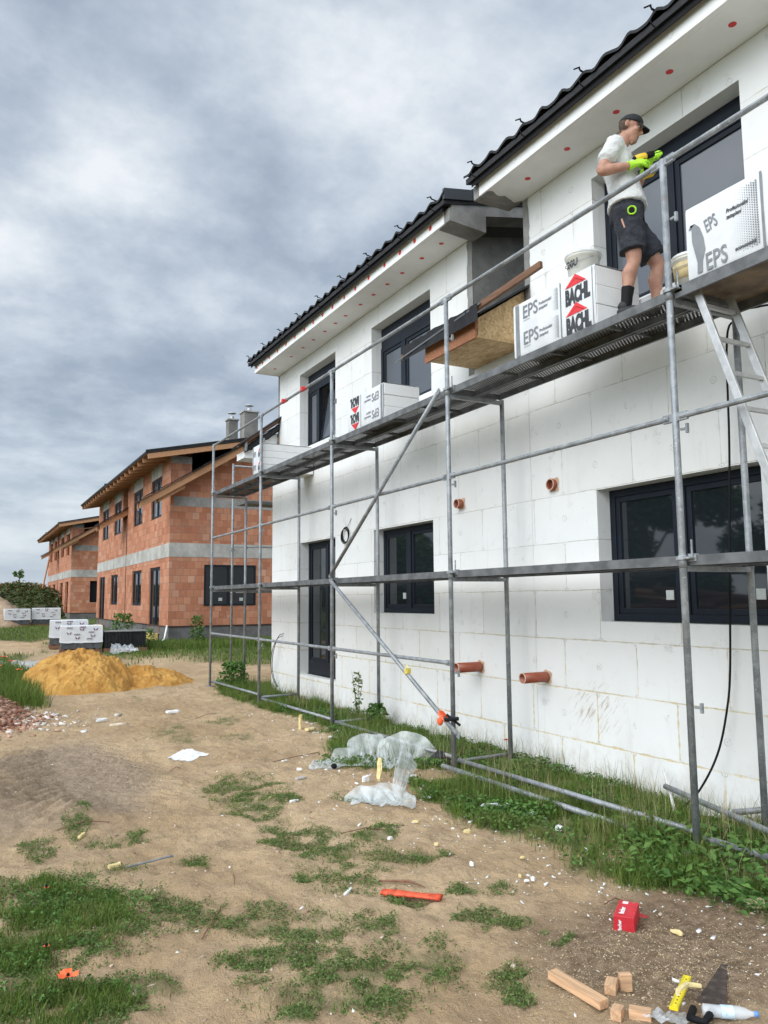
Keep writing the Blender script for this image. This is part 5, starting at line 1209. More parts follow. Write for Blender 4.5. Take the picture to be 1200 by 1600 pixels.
def wing(c, r, h, a0, a1, tilt, yaw, mat, seed, par):
    """a standing curled lobe of the mesh: part of a wide cone"""
    m = MB(); nu, nv = 18, 8; vs = []
    for i in range(nu+1):
        a = a0+(a1-a0)*i/nu
        for j in range(nv+1):
            t = j/nv; q = r*(.25+.75*t)*(1+.08*math.sin(a*5+seed)); x_ = q*math.cos(a); z_ = h*math.sin(PI*(i/nu))**.7*t*(1+.15*vnoise(a*3, t*3+seed)); y_ = tilt*t*math.sin(PI*i/nu)+.02*math.sin(a*7+seed)
            vs.append((c[0]+x_*math.cos(yaw)-y_*math.sin(yaw), c[1]+x_*math.sin(yaw)+y_*math.cos(yaw), g1(c[0], c[1])+.01+z_))
    m.add(vs, [(i*(nv+1)+j, (i+1)*(nv+1)+j, (i+1)*(nv+1)+j+1, i*(nv+1)+j+1) for i in range(nu) for j in range(nv)]); return m.build('fold', mat, par, True)
wing((4.40, 7.75), .33, .30, 0, PI, .10, rad(-32), NET, 1, N); wing((4.05, 7.95), .27, .26, 0, PI, .22, rad(-20), NET, 2, N); wing((3.80, 8.0), .20, .15, 0, PI, -.05, rad(-40), NET, 3, N)
N2 = sheet('mesh_fabric', [(3.0, 6.28, .0), (3.50, 5.98, .01), (3.66, 6.35, .05), (3.28, 6.62, .06)], NET, 'smaller folded piece of white render mesh lying on the bare dirt', 'mesh fabric', 24, 10, .035, 9)
wing((3.22, 6.32), .22, .12, 0, PI, .12, rad(-25), NET, 6, N2); wing((3.42, 6.22), .2, .15, 0, PI, .16, rad(20), NET, 7, N2)
sheet('mesh_strip', [(3.58, 6.6, .02), (3.70, 6.55, .01), (4.12, 7.02, .10), (3.98, 7.12, .30)], NETP, 'narrow translucent mesh strip trailing into the grass', 'mesh fabric', 18, 5, .02, 4)
sheet('paper_sheet', [(2.12, 9.28, .004), (2.30, 8.96, .004), (2.60, 9.24, .006), (2.36, 9.52, .012)], simple('white_board', (.74, .74, .72), .7), 'flat white sheet lying on the bare track', 'sheet', 12, 8, .006, 2)
sheet('clear_sheet', [(2.57, 2.56, .02), (2.68, 2.42, .02), (2.80, 2.52, .02), (2.70, 2.60, .025)], NETP, 'crumpled clear plastic sheet on the sawdust in the bottom foreground', 'plastic film', 14, 10, .02, 8)
MB_ = MB().tube([(4.48, 7.38, g1(4.5, 7.3)+.03), (4.55, 7.3, g1(4.5, 7.3)+.10), (4.66, 7.22, g1(4.5, 7.3)+.08)], [.05, .08, .05], 9); meta(MB_.build('rubber_bag', FELT, None, True), 'black crumpled bag in the grass behind the middle scaffold post', 'bag')
MB_ = MB().ell((3.57, 7.86, g1(3.57, 7.86)+.03), (.035, .03, .03), 10, 6); meta(MB_.build('dark_stone', BLACK, None, True), 'dark round lump weighing down the mesh tail', 'stone')

# ------------------------------------------------------------------ small things on the ground
def block(pos, L, W, H, rz, label, mat=WOODP, name='wood_offcut', cat='wood offcut', group='sawn wood offcuts on the dirt', rx=0., ry=0.):
    m = MB(); m.box((-L/2, -W/2, 0), (L/2, W/2, H)); o = m.build(name, mat, None, bevel=.002); o.location = (pos[0], pos[1], g1(pos[0], pos[1])+(pos[2] if len(pos) > 2 else -.001)); o.rotation_euler = (rx, ry, rz)
    return meta(o, label, cat, group)
block((2.525, 2.905), .33, .055, .038, rad(92+0), 'longest sawn wooden offcut on the dirt, leftmost of the five')
block((2.665, 2.835), .085, .05, .045, rad(38), 'wooden block in the middle between the long offcut and the standing one')
block((2.745, 2.83), .055, .032, .075, rad(-25), 'wooden block standing on end, right of the middle block')
block((2.525, 2.655), .06, .045, .045, rad(30), 'small wooden block nearest the bottom edge below the middle block')
block((2.60, 2.60), .09, .045, .045, rad(-50), 'wooden block at the bottom edge tucked under the clear plastic')
# red screw carton
o = empty('red_carton', (3.29, 3.36, g1(3.29, 3.36)+.0), rad(38), 'crushed red carton with white lettering lying on its side on the brown soil', 'carton')
m = MB(); a, b, h = .115, .055, .085
vs = [(-a, -b, .0), (a, -b*.98, .003), (a*.99, b, .0), (-a, b*1.02, .002), (-a*.98, -b*.96, h), (a*.97, -b, h*.97), (a, b*.97, h*1.01), (-a, b, h*.98)]
m.add(vs, [(0,3,2,1),(4,5,6,7),(0,1,5,4),(2,3,7,6),(3,0,4,7)]); m.build('box_body', REDB, o, bevel=.004)
MB().add([(a, b, .0), (a+.07, b+.02, .012), (a+.065, b-.03, .06), (a, b*.9, h)], [(0, 1, 2, 3)]).add([(a, -b, 0.002), (a+.03, -b-.05, .004), (a+.075, -b+.01, .004), (a, 0, .002)], [(0, 1, 2, 3)]).build('open_flap', REDB, o)
MB().add([(a+.05, -.02, .004), (a+.14, -.03, .006), (a+.13, .03, .01), (a+.06, .03, .006)], [(0, 1, 2, 3)]).build('cardboard_lining', simple('brown_cardboard', (.36, .25, .14), .8), o)
text('fischer', .038, WHITE, o, Matrix.Translation((-.085, .005, h+.0015)), .0010, .95, 1.0)
MB().box((.085, -.0, h+.0005), (.10, .03, h+.0012)).box((.067, .0, h+.0005), (.08, .03, h+.0012)).build('logo', WHITE, o)
text('fischer', .026, WHITE, o, Matrix(((0, 0, -1, -a-.0018), (0, -1, 0, 0), (-1, 0, 0, 0), (0, 0, 0, 1)))@Matrix.Rotation(PI, 4, 'Z')@Matrix.Translation((-.0+.008, .015, 0)), .0008, .8, 1.0)
# orange sleeve
o = MB(); pa, pb = Vector((2.33, 4.42, 0)), Vector((2.56, 4.115, 0)); rings = []
for i in range(9):
    t = i/8; p = pa.lerp(pb, t); zg = g1(2.33, 4.42)*(1-t)+g1(2.56, 4.115)*t+.024; w_ = .034+.003*math.sin(t*9); hh_ = .015+.003*math.sin(t*7); s_ = Vector((.8, .6, 0))
    rings.append([p+Vector((0, 0, zg))+s_*(w_*math.cos(2*PI*j/12))+Vector((0, 0, hh_*math.sin(2*PI*j/12))) for j in range(12)])
meta(o.loft(rings).build('orange_sleeve', simple('orange_red_sleeve', (.66, .085, .03), .55, 0, .35, 30, .4, 60), None, True), 'flattened orange-red plastic sleeve lying on the weeds of the track', 'plastic sleeve')
MB_ = MB().tube([(2.40, 4.60, g1(2.4, 4.6)+.015), (2.52, 4.42, g1(2.5, 4.45)+.03), (2.58, 4.33, g1(2.58, 4.3)+.02)], [.006, .011, .004], 6); meta(MB_.build('stick', WOODD), 'short dark stick just behind the orange sleeve', 'stick')
# handsaw: dark blade, handle hidden under the bottle
o = empty('handsaw', (2.96, 2.50, g1(2.96, 2.5)+.004), 0, 'rusty dark handsaw blade lying on the soil at the bottom right', 'handsaw')
m = MB(); p0, p1, p2, p3 = (.36, .235, .012), (.325, .25, .012), (-.10, .055, .0), (-.02, -.045, .0)
m.add([p0, p1, p2, p3]+[(a, b, c+.0015) for a, b, c in (p0, p1, p2, p3)], [(0,1,2,3),(7,6,5,4),(0,4,5,1),(1,5,6,2),(2,6,7,3),(3,7,4,0)]); m.build('blade', simple('rusty_saw_steel', (.075, .055, .045), .6, .3, .5, 22, .3, 120), o)
MB().tube([(-.05, -.01, .01), (-.12, -.05, .02), (-.18, -.075, .02), (-.2, -.02, .02), (-.12, .03, .015)], .016, 8).build('handle', BLACK, o, True)
# yellow rule
o = empty('folding_rule', (2.84, 2.60, g1(2.84, 2.6)+.055), rad(31), 'yellow folding rule standing out of the sawdust beside the handsaw', 'ruler')
for k in range(3): MB().box((-.16, -.021+.0*k, .0045*k), (.16, .014, .0045*k+.0035)).build('rule_leaf', simple('yellow_lacquer', (.85, .68, .02), .35, 0, .03), o)
m = MB()
for k in range(60): m.box((-.155+k*.0052, .004-(.006 if k % 5 == 0 else 0), .0127), (-.1542+k*.0052, .0135, .0129)).box((-.155+k*.0052, -.0205, .0127), (-.1542+k*.0052, -.014+(.005 if k % 5 == 0 else 0), .0129))
m.build('scale_marks', INK, o)
for k in range(1, 10): text(str(k+20), .009, INK, o, Matrix.Translation((-.155+k*.03, -.009, .0131)), .0003)
# water bottle
gb = G('clear_bottle_plastic'); gb.set('Base Color', (.82, .86, .88)); gb.set('Roughness', .12); tr = gb.n('ShaderNodeBsdfTransparent'); mx_ = gb.n('ShaderNodeMixShader'); mx_.inputs[0].default_value = .55
gb.nt.links.new(gb.b.outputs[0], mx_.inputs[1]); gb.nt.links.new(tr.outputs[0], mx_.inputs[2]); gb.nt.links.new(mx_.outputs[0], gb.out.inputs[0])
o = empty('water_bottle', (2.93, 2.43, g1(2.93, 2.43)+.03), rad(-38), 'clear plastic water bottle with a pale blue label lying over the saw handle', 'bottle')
o.scale = (.78,)*3
MB().tube([(-.13, 0, 0), (-.125, 0, 0), (-.1, 0, 0), (-.05, 0, 0), (-.02, 0, 0), (.0, 0, 0), (.02, 0, 0), (.06, 0, 0), (.09, 0, 0), (.12, 0, 0), (.14, 0, 0)], [.022, .031, .033, .031, .033, .030, .033, .033, .028, .015, .013], 20).build('bottle_body', gb.m, o, True)
MB().tube([(-.035, 0, 0), (.03, 0, 0)], .0338, 20, cap=False).build('label_sleeve', simple('pale_blue_label', (.55, .70, .80), .4, 0, .2, 30), o, True)
MB().tube([(.138, 0, 0), (.158, 0, 0)], .015, 14).build('cap', simple('blue_cap', (.10, .25, .6), .4), o, True)
MB_ = MB().tube([(2.78, 2.56, .05), (2.83, 2.60, .065), (2.90, 2.615, .07), (2.96, 2.59, .06)], [.011, .013, .013, .01], 7); meta(MB_.build('foam_strip', FOAMY), 'bent strip of yellow foam against the bottle', 'foam strip')
# scraps
def scrap(x, y, L, W, H, rz, mat, label, name='foam_scrap', cat='foam scrap', group='foam scraps on the ground', dz=0., rx=0., ry=0.):
    m = MB(); r = random.Random(int(x*1000+y*77)); n = 11; top = []; bot = []
    for k in range(n):
        a = 2*PI*k/n; q = (abs(math.cos(a))**4+abs(math.sin(a))**4)**-.25*(r.uniform(.68, 1.12)); top.append((L/2*q*math.cos(a), W/2*q*math.sin(a), H*r.uniform(.8, 1.1))); bot.append((L/2*q*math.cos(a)*1.03, W/2*q*math.sin(a)*1.03, 0))
    mid = [(a*r.uniform(.98, 1.1)+0, b*r.uniform(.98, 1.1), c*r.uniform(.45, .6)) for a, b, c in top]; m.loft([bot, mid, [(a*.96, b*.96, c*r.uniform(.85, 1.1)) for a, b, c in top], [(a*.5+L*.02*r.uniform(-1, 1), b*.5, H*r.uniform(.75, 1.15)) for a, b, c in top]]); o = m.build(name, mat); o.location = (x, y, g1(x, y)+dz); o.rotation_euler = (rx, ry, rz); return meta(o, label, cat, group)
W_, Y_ = EPSW, FOAMY
scrap(3.53, 7.02, .10, .05, .05, .4, W_, 'white foam lump just left of the yellow foam spike', dz=.01)
scrap(3.66, 6.98, .24, .055, .035, 1.0, Y_, 'yellow foam spike propped in the grass between the two mesh heaps', ry=rad(-50), dz=.12)
scrap(3.75, 6.25, .11, .035, .015, -.7, W_, 'flat white foam strip at the grass edge right of the small mesh piece', dz=.02)
scrap(4.05, 5.62, .26, .03, .02, -.35, W_, 'longest white foam strip lying along the grass edge', dz=.03)
scrap(4.15, 5.25, .12, .03, .02, .1, W_, 'white foam strip just right of the longest strip', dz=.02)
scrap(3.52, 5.25, .06, .045, .03, .2, Y_, 'small round yellow foam lump on the dirt edge')
scrap(4.10, 4.86, .07, .05, .03, .6, W_, 'white foam lump in the grass left of the nearest post', dz=.02)
scrap(3.78, 4.28, .17, .025, .015, .9, Y_, 'thin yellowish foam sliver in the grass before the nearest post', dz=.02)
scrap(3.90, 3.83, .17, .10, .02, -.6, Y_, 'broad torn yellow foam piece at the edge of the leafy weeds')
scrap(3.95, 3.72, .13, .05, .012, -.5, W_, 'flat white foam slab touching the torn yellow piece')
scrap(4.12, 3.16, .16, .08, .04, -.4, simple('pale_yellow_foam', (.74, .68, .40), .85, 0, .1), 'pale yellow foam piece under the leafy weeds on the right edge', dz=.01)
scrap(2.15, 4.53, .14, .022, .014, .75, W_, 'thin white bone-like foam strip on the weeds left of the orange sleeve')
scrap(.86, 6.50, .11, .03, .025, 1.1, Y_, 'yellow foam finger on the ground below the small left tuft')
scrap(.96, 5.66, .09, .045, .03, .1, Y_, 'orange-yellow foam lump beside the dark metal rod')
scrap(4.17, 10.3, .05, .04, .20, .1, Y_, 'upright yellow foam stick in the stones by the far grass', dz=.0)
scrap(4.25, 10.15, .16, .08, .03, .3, Y_, 'yellow foam slab beside the upright foam stick')
scrap(3.05, 7.55, .14, .06, .02, .3, simple('grey_foam_board', (.45, .42, .38), .8), 'flat greyish board piece left of the white foam lump')
scrap(2.55, 6.95, .12, .03, .02, .5, Y_, 'yellow foam sliver in the centre weed patch')
scrap(2.62, 6.6, .10, .025, .015, .2, W_, 'white foam sliver lying in the centre weed patch')
scrap(1.75, 3.72, .10, .012, .010, -.2, simple('straw_yellow', (.66, .60, .30), .8), 'straw-coloured strip on the weeds in the bottom foreground', name='strip', cat='strip')
scrap(3.05, 13.0, .24, .10, .04, .1, W_, 'white slab scrap on the track near the rubble'); scrap(1.9, 12.6, .22, .09, .04, .5, W_, 'white slab scrap in front of the brick chips'); scrap(2.05, 12.1, .26, .05, .03, .1, simple('cream_slab', (.68, .60, .46), .8), 'cream slab scrap in front of the white ones')
for k in range(34):
    y = 2.9+rng.random()*8; x = float(np.interp(y, SY, SX))+rng.normal(.0, .32)
    if x > 5.4: continue
    scrap(x, y, rng.uniform(.025, .07), rng.uniform(.012, .035), rng.uniform(.008, .025), rng.uniform(0, 3), W_ if rng.random() < .7 else Y_, 'small polystyrene scrap lying at the edge of the grass strip', name='foam_bit', group='small foam bits along the grass edge', dz=.01)
for k in range(16):
    x, y = rng.uniform(.2, 3.6), rng.uniform(3, 9.5)
    scrap(x, y, rng.uniform(.015, .04), rng.uniform(.012, .025), rng.uniform(.008, .018), rng.uniform(0, 3), simple('pebble_brown', (.42, .32, .24), .9) if k == 0 else bpy.data.materials['pebble_brown'], 'small brown stone on the bare track', name='stone', cat='stone', group='stones on the track')
MB_ = MB().tube([(1.02, 5.55, g1(1.02, 5.55)+.03), (1.34, 5.62, g1(1.34, 5.62)+.05)], .008, 6); meta(MB_.build('metal_rod', GALV), 'thin dark rod lying across the weeds on the left', 'rod')
for k, (x, y, l_, a) in enumerate(((1.55, 4.9, .3, 1.3), (2.0, 8.6, .12, .1), (3.1, 8.5, .7, .3), (.7, 6.7, .4, .1), (1.2, 4.35, .35, 1.0), (2.6, 5.6, .4, -.1), (3.35, 3.6, .25, .2), (3.2, 12.2, .5, .6))):
    p = Vector((x, y, 0)); q = p+Vector((math.cos(a)*l_, math.sin(a)*l_, 0)); mid = (p+q)/2+Vector((.01, .02, 0))
    meta(MB().tube([(p.x, p.y, g1(p.x, p.y)+.01), (mid.x, mid.y, g1(mid.x, mid.y)+.03), (q.x, q.y, g1(q.x, q.y)+.01)], .004, 5).build('twig', WOODD), 'thin dry twig lying on the bare track', 'twig', 'twigs on the track')
sheet('cement_slab', [(.7, 21.0, .02), (2.2, 21.3, .02), (2.4, 23.2, .02), (.9, 23., .02)], CONCL, 'pale spill of dried cement behind the sand heap', 'cement spill', 16, 12, .05, 12)
print('ground things ok')
# ------------------------------------------------------------------ the worker
def fuse(mb, name, mat, parent, vox=.008, smooth=4):
    o = mb.build(name, mat, parent)
    r = o.modifiers.new('remesh', 'REMESH'); r.mode = 'VOXEL'; r.voxel_size = vox; r.use_smooth_shade = True
    s = o.modifiers.new('smooth', 'SMOOTH'); s.iterations = smooth; s.factor = .5
    return o
def crease(o, st, sc):
    t = bpy.data.textures.new('folds', 'CLOUDS'); t.noise_scale = sc; t.noise_depth = 2; t.contrast = 1.4
    d = o.modifiers.new('folds', 'DISPLACE'); d.texture = t; d.strength = st; d.mid_level = .5; d.texture_coords = 'LOCAL'
    return o
def limb(mb, pts, r, n=14, ry=None, side=None):
    """tapered limb with rounded ends"""
    P = [Vector(p) for p in pts]; R = list(r); RY = list(ry) if ry else None
    d0 = (P[0]-P[1]).normalized(); d1 = (P[-1]-P[-2]).normalized()
    P2 = [P[0]+d0*R[0]*.75]+P+[P[-1]+d1*R[-1]*.75]; R2 = [R[0]*.35]+R+[R[-1]*.35]; RY2 = ([RY[0]*.35]+RY+[RY[-1]*.35]) if RY else None
    return mb.tube(P2, R2, n, ry=RY2, side=side)
gk = G('weathered_skin'); k_ = gk.noise(gk.pos(True), 14., 5); gk.set('Base Color', gk.mix(k_.ss(.35, .65), (.36, .175, .115), (.46, .245, .165))); gk.set('Roughness', .55); gk.set('Subsurface Weight', .08); gk.b.inputs['Subsurface Radius'].default_value = (1., .35, .2); gk.set('Subsurface Scale', .01); SKIN = gk.m
gt = G('worn_white_cotton'); k_ = gt.noise(gt.pos(True), 5., 6, .6, dist=.6); k2 = gt.noise(gt.pos(True), 16., 4, .6); gt.set('Base Color', gt.mix(k2.ss(.55, .8), (.58, .58, .56), (.48, .47, .44))); gt.set('Roughness', .9); gt.bump(k_*1.5+k2*.4, .9, .03); SHIRT = gt.m
gn = G('dark_navy_work_cloth'); k_ = gn.noise(gn.pos(True), 6., 6, .6, dist=.5); k2 = gn.noise(gn.pos(True), 30., 4, .7); c_ = gn.mix(k_.ss(.35, .65), (.012, .014, .020), (.028, .031, .040)); c_ = gn.mix(k2.ss(.70, .78)*.6, c_, (.25, .24, .22)); gn.set('Base Color', c_); gn.set('Roughness', .85); gn.bump(k_*1.5, .9, .03); CLOTH = gn.m
HAIR = simple('short_dark_hair', (.085, .055, .038), .8, 0, .3, 60, .6, 300); CAPM = simple('black_cap_cloth', (.010, .011, .014), .8, 0, .2, 20, .3, 200)
GLOVE = simple('lime_green_glove', (.40, .78, .03), .6, 0, .10, 30, .3, 120); SOLE = simple('dark_shoe', (.02, .02, .022), .7)
W = empty('person', (4.88, 4.645, HU+.004), rad(-44), 'man in white T-shirt, black cap and dark shorts working with a drill on the deck', 'person')
W.scale = (1.045,)*3
b = MB()
# torso and pelvis
sd_ = (0, 1, 0)
b.tube([(.0, 0, .86), (.0, 0, .93), (-.005, 0, 1.02), (-.012, 0, 1.12), (-.035, 0, 1.24), (-.055, 0, 1.35), (-.06, 0, 1.43), (-.055, 0, 1.49), (-.045, 0, 1.525)], [.12, .165, .162, .145, .155, .175, .178, .135, .06], 20, ry=[.09, .115, .112, .098, .108, .112, .10, .075, .055], side=sd_)
limb(b, [(-.05, 0, 1.48), (-.022, 0, 1.54), (.022, 0, 1.61)], [.066, .058, .057])
# shoulders and arms
SR, ER, WR_ = (-.075, -.185, 1.455), (-.195, -.265, 1.195), (.035, -.215, 1.235)
SL_, EL, WL = (-.035, .185, 1.455), (.06, .265, 1.215), (.165, .115, 1.345)
def lerp(a, b_, t): return tuple(Vector(a).lerp(Vector(b_), t))
for s_, e_, w_ in ((SR, ER, WR_), (SL_, EL, WL)):
    limb(b, [lerp(s_, (s_[0], 0, s_[2]), .35), s_, lerp(s_, e_, .3), lerp(s_, e_, .65), e_], [.062, .062, .053, .046, .041])
    limb(b, [e_, lerp(e_, w_, .25), lerp(e_, w_, .6), w_], [.041, .046, .037, .028])
# legs
HR, KR, AR = (.0, -.095, .90), (.035, -.115, .50), (-.045, -.13, .10)
HL_, KL, AL = (.01, .095, .90), (.225, .125, .535), (.215, .14, .10)
for h_, k_, a_ in ((HR, KR, AR), (HL_, KL, AL)):
    limb(b, [h_, lerp(h_, k_, .3), lerp(h_, k_, .7), k_], [.092, .088, .070, .060])
    back = Vector((-.018, 0, 0))
    limb(b, [k_, Vector(lerp(k_, a_, .12)), Vector(lerp(k_, a_, .32))+back, Vector(lerp(k_, a_, .6))+back*.5, a_], [.058, .052, .060, .044, .036])
    limb(b, [(a_[0]-.03, a_[1], .05), (a_[0]+.07, a_[1]-.005, .045), (a_[0]+.16, a_[1]-.01, .035)], [.036, .04, .03])
# head, nodding forward
HC = Vector((.058, 0, 1.672)); Rh = Matrix.Rotation(rad(28), 3, 'Y')@Matrix.Rotation(rad(-8), 3, 'Z'); rot = (0, rad(28), 0)
hp = lambda x, y, z: HC+Rh@Vector((x, y, z))
b.ell(hp(-.012, 0, .028), (.094, .075, .088), 18, 12, rot); b.ell(hp(.028, 0, -.035), (.062, .058, .075), 16, 10, rot)
b.tube([hp(.045, 0, -.06), hp(.062, 0, -.098), hp(.066, 0, -.112)], [.048, .032, .015], 12)      # jaw and chin
b.tube([hp(.082, 0, .028), hp(.098, 0, .002), hp(.112, 0, -.018), hp(.092, 0, -.026)], [.008, .011, .015, .011], 8)   # nose
b.ell(hp(.078, 0, .038), (.018, .052, .010), 10, 6, rot)    # brow
b.ell(hp(.082, 0, -.056), (.016, .026, .007), 10, 6, rot); b.ell(hp(.082, 0, -.068), (.014, .024, .008), 10, 6, rot)   # lips
for s_ in (-1, 1):
    b.ell(hp(.062, s_*.040, -.008), (.024, .022, .022), 8, 6, rot)
    b.ell(hp(-.018, s_*.078, -.004), (.020, .010, .032), 10, 8, (0, rad(15), s_*rad(-22)))
fuse(b, 'body', SKIN, W, .0065, 3)
for s_ in (-1, 1):
    e_ = MB().ell(hp(.074, s_*.033, .016), (.012, .014, .010), 10, 8).build('eye', simple('eye_white', (.55, .52, .48), .3), W, True)
    MB().ell(hp(.083, s_*.034, .013), (.006, .007, .006), 8, 6).build('iris', BLACK, e_, True)
    MB().tube([hp(.083, s_*.012, .036), hp(.088, s_*.032, .042), hp(.076, s_*.056, .034)], .005, 6).build('eyebrow', HAIR, W)
# hair below the cap, stubble
m = MB(); m.ell(hp(-.014, 0, .024), (.0945, .0765, .083), 28, 20, rot); o = fuse(m, 'hair', HAIR, W, .007, 2)
def clip_keep(o, fn):
    """drop faces of a mesh where fn(centre) is False"""
    bm = bmesh.new(); bm.from_mesh(o.data); bmesh.ops.delete(bm, geom=[f for f in bm.faces if not fn(f.calc_center_median())], context='FACES'); bm.to_mesh(o.data); bm.free()
o.modifiers.clear(); clip_keep(o, lambda c: (Rh.transposed()@(c-HC)).x < -.004 and (Rh.transposed()@(c-HC)).z > -.045); o.data.polygons.foreach_set('use_smooth', [True]*len(o.data.polygons))
m = MB()
m.tube([hp(.078, 0, -.060), hp(.075, 0, -.09), hp(.066, 0, -.116), hp(.045, 0, -.095)], [.02, .030, .020, .02], 10)
m.tube([hp(.088, -.026, -.058), hp(.096, 0, -.046), hp(.088, .026, -.058)], [.005, .007, .005], 6)
fuse(m, 'stubble', simple('short_beard', (.26, .15, .10), .9, 0, .3, 70), W, .006, 3)
# cap
m = MB(); rings = []
for i in range(9):
    t = i/8*PI*.5; q = math.cos(t); rings.append([hp(-.014+.100*q*math.cos(a), .083*q*math.sin(a), .032+.012*math.cos(a)*q+.088*math.sin(t)) for a in np.linspace(0, 2*PI, 25)[:-1]])
m.loft(rings); cp = m.build('cap', CAPM, W, True)
m = MB(); v = []; n = 11
for s2, dz in ((0, 0), (1, -.004)):
    for i in range(n):
        a = (i/(n-1)-.5)*2.0
        for t in (0, .35, .7, 1.):
            rx_ = .082+.085*t*math.cos(a*.9); yy = .082*math.sin(a)*(1-.12*t); xx = (.082*math.cos(a)-.0)+.078*t*max(.25, math.cos(a)); v.append(hp(xx, yy, .045-.014*(yy/.08)**2*2.2-.020*t*t+dz))
for s2 in (0, 1):
    for i in range(n-1):
        for j in range(3): q = s2*n*4+i*4+j; m.f.append((q, q+1, q+5, q+4) if s2 == 0 else (q, q+4, q+5, q+1)); m.mi.append(0)
m.v = [tuple(p) for p in v]; m.build('cap_brim', CAPM, cp, True)
MB().ell(hp(-.014, 0, .121), (.007, .007, .004), 8, 5).build('cap_button', CAPM, cp)
# T-shirt
m = MB()
m.tube([(.005, 0, .975), (.004, 0, 1.02), (-.004, 0, 1.10), (-.02, 0, 1.20), (-.045, 0, 1.32), (-.058, 0, 1.42), (-.06, 0, 1.475), (-.052, 0, 1.512)], [.208, .203, .184, .180, .192, .196, .165, .085], 24, ry=[.160, .155, .136, .126, .128, .122, .098, .072], side=sd_)
for s_, e_ in ((SR, ER), (SL_, EL)):
    limb(m, [lerp(s_, (s_[0], 0, s_[2]), .4), s_, lerp(s_, e_, .3), lerp(s_, e_, .60)], [.078, .078, .072, .074])
rr = random.Random(3)
for k in range(9):      # folds at the waist and under the arm
    a = rr.uniform(-2.6, .4); z = rr.uniform(1.0, 1.3); c0 = Vector((-.01+.135*math.cos(a)*.95, .178*math.sin(a)*.97, z)); a2 = a+rr.uniform(.5, .9); c1 = Vector((-.01+.135*math.cos(a2)*.95, .178*math.sin(a2)*.97, z+rr.uniform(-.10, .12)))
    m.tube([c0, (c0+c1)/2*1.0+Vector((.012*math.cos((a+a2)/2), .012*math.sin((a+a2)/2), 0)), c1], [.006, .016, .006], 7)
crease(fuse(m, 't_shirt', SHIRT, W, .008, 3), .024, .11)
# shorts
m = MB()
m.tube([(.0, 0, .86), (.0, 0, .95), (.0, 0, 1.035)], [.170, .188, .176], 22, ry=[.13, .138, .130], side=sd_)
for h_, k_, hem in ((HR, KR, .86), (HL_, KL, .86)):
    m.tube([Vector(h_)+Vector((0, 0, .03)), lerp(h_, k_, .25), lerp(h_, k_, .6), lerp(h_, k_, hem)], [.108, .114, .108, .112], 18)
m.tube([Vector(lerp(HR, KR, .35))+Vector((-.0, -.098, .02)), Vector(lerp(HR, KR, .72))+Vector((-.0, -.09, 0))], [.055, .06], 10, ry=[.02, .022], side=(1, 0, 0))   # cargo pocket
for k in range(7):
    t = rr.uniform(.2, .8); a = rr.uniform(-2.8, -.2); p = Vector(lerp(HR, KR, t)); c0 = p+Vector((.105*math.cos(a), .105*math.sin(a), 0)); c1 = p+Vector((.10*math.cos(a+.8), .10*math.sin(a+.8), rr.uniform(-.07, .07)))
    m.tube([c0, (c0+c1)/2*1.0+Vector((0, -.006, 0)), c1], [.005, .013, .005], 6)
sh = crease(fuse(m, 'shorts', CLOTH, W, .008, 3), .026, .085)
m = MB(); m.tube([Vector((.030, -.208, .862))+Vector((.030*math.cos(a), -.004*math.sin(3*a), .034*math.sin(a))) for a in np.linspace(0, 2*PI, 14)], .007, 7, cap=False); m.build('lime_clip', GLOVE, sh, True)
MB().box((.008, -.212, .840), (.054, -.196, .884)).build('tape_measure', BLACK, sh, bevel=.008)
MB().tube([(-.05, -.205, .80), (-.040, -.21, .76), (-.03, -.215, .72)], [.007, .008, .006], 7).build('pencil', simple('pinkish_tool', (.55, .30, .22), .6), sh)
# socks and shoes
for (a_, k_, top) in ((AR, KR, .26), (AL, KL, .15)):
    t = (top-a_[2])/(k_[2]-a_[2]); q = Vector(a_).lerp(Vector(k_), t)+Vector((-.009, 0, 0)); fuse(MB().tube([Vector(a_)+Vector((0, 0, -.02)), Vector(a_).lerp(q, .5), q], [.044, .046, .053], 14), 'sock', BLACK, W, .007, 2)
    fuse(limb(limb(MB(), [(a_[0]-.035, a_[1], .055), (a_[0]+.06, a_[1]-.004, .055), (a_[0]+.17, a_[1]-.01, .042)], [.048, .05, .042]), [(a_[0]-.02, a_[1], .09), (a_[0]-.01, a_[1], .12)], [.05, .045]), 'shoe', SOLE, W, .007, 3)
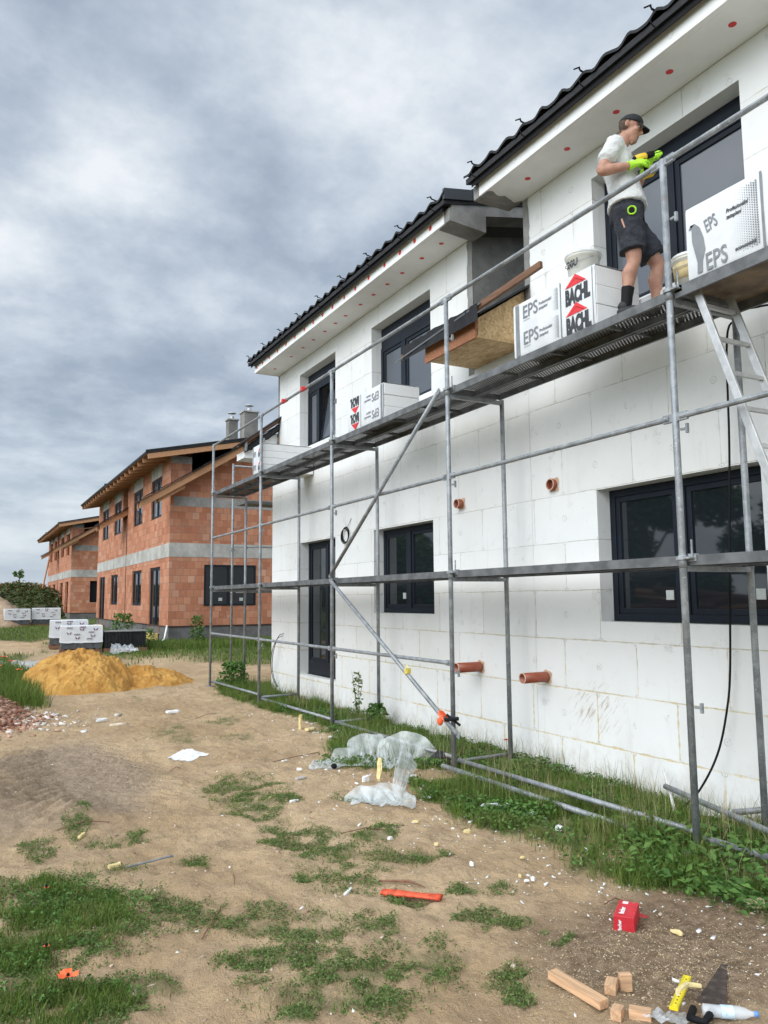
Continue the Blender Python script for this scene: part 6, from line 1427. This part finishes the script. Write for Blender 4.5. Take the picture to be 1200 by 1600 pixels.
# gloved hands: palm, four fingers of unequal length, thumb leaving the side of the palm
def hand(wr, palm, fdir, nrm, curl, par, lens=(.080, .088, .083, .068), side=1):
    wr, palm = Vector(wr), Vector(palm); f = Vector(fdir).normalized(); n = Vector(nrm).normalized(); n = (n-f*n.dot(f)).normalized(); s = f.cross(n)*side
    m = MB(); m.tube([wr-(palm-wr)*.25, wr, wr.lerp(palm, .45), palm, palm+f*.030], [.042, .040, .044, .048, .042], 14, ry=[.038, .034, .028, .028, .024], side=s)
    for i, L_ in enumerate(lens):
        a = palm+f*.034+s*(.037-.0245*i); d = f.copy(); pts = [a-f*.02, a]
        for j, q in enumerate((.42, .33, .25)):
            d = (Matrix.Rotation(curl*(.7+.5*j)*(1+.08*i), 3, s*side)@d).normalized(); a = a+d*L_*q; pts.append(a)
        m.tube(pts+[pts[-1]+d*.006], [.0145, .0145, .0135, .0125, .0115, .005], 9)
    t0 = palm-f*.022+s*.036; td = (f*.55+s*.55+n*.55).normalized(); t1 = t0+td*.032; t2 = t1+(f*.8+n*.55).normalized()*.028
    m.tube([palm-f*.03+s*.015, t0, t1, t2, t2+(t2-t1)*.2], [.017, .0175, .0155, .0125, .006], 9)
    o = fuse(m, 'glove', GLOVE, par, .0042, 2); return o
hand(WR_, (.105, -.180, 1.268), (.55, .55, .42), (.35, .75, -.3), .62, W, side=-1)
hand(WL, (.205, .045, 1.405), (.35, -.80, .28), (.55, .1, -.8), .50, W, side=1)
# cordless drill held in the hands
DR = empty('cordless_drill', (4.88, 4.645, HU+.004), rad(-44), 'yellow and black cordless drill held in the gloved hands of the worker', 'drill')
DR.scale = (1.045,)*3
ax = Vector((.80, .30, .30)).normalized(); c = Vector((.135, -.115, 1.345)); hd = Vector((.22, .05, -.97)).normalized()
YEL = simple('yellow_tool_plastic', (.78, .50, .03), .45, 0, .05)
MB().tube([c-ax*.068, c-ax*.060, c-ax*.02, c+ax*.022, c+ax*.032], [.022, .029, .031, .029, .024], 16).build('motor_housing', YEL, DR, True)
MB().tube([c+ax*.032, c+ax*.055, c+ax*.10, c+ax*.105], [.024, .028, .023, .012], 14).tube([c+ax*.10, c+ax*.17], .004, 8).tube([c-ax*.085, c-ax*.068], [.018, .026], 12).build('chuck', BLACK, DR, True)
MB().tube([c, c+hd*.05, c+hd*.12], [.020, .018, .020], 12).build('grip', BLACK, DR, True)
pb_ = c+hd*.145; MB().obox(pb_+ax*.010, ax*.042, ax.cross(hd).normalized()*.030, hd*.012).build('battery', BLACK, DR, bevel=.006); MB().obox(pb_+ax*.010+hd*.020, ax*.045, ax.cross(hd).normalized()*.031, hd*.009).build('battery_base', YEL, DR, bevel=.006)
print('person ok', len(bpy.data.objects))
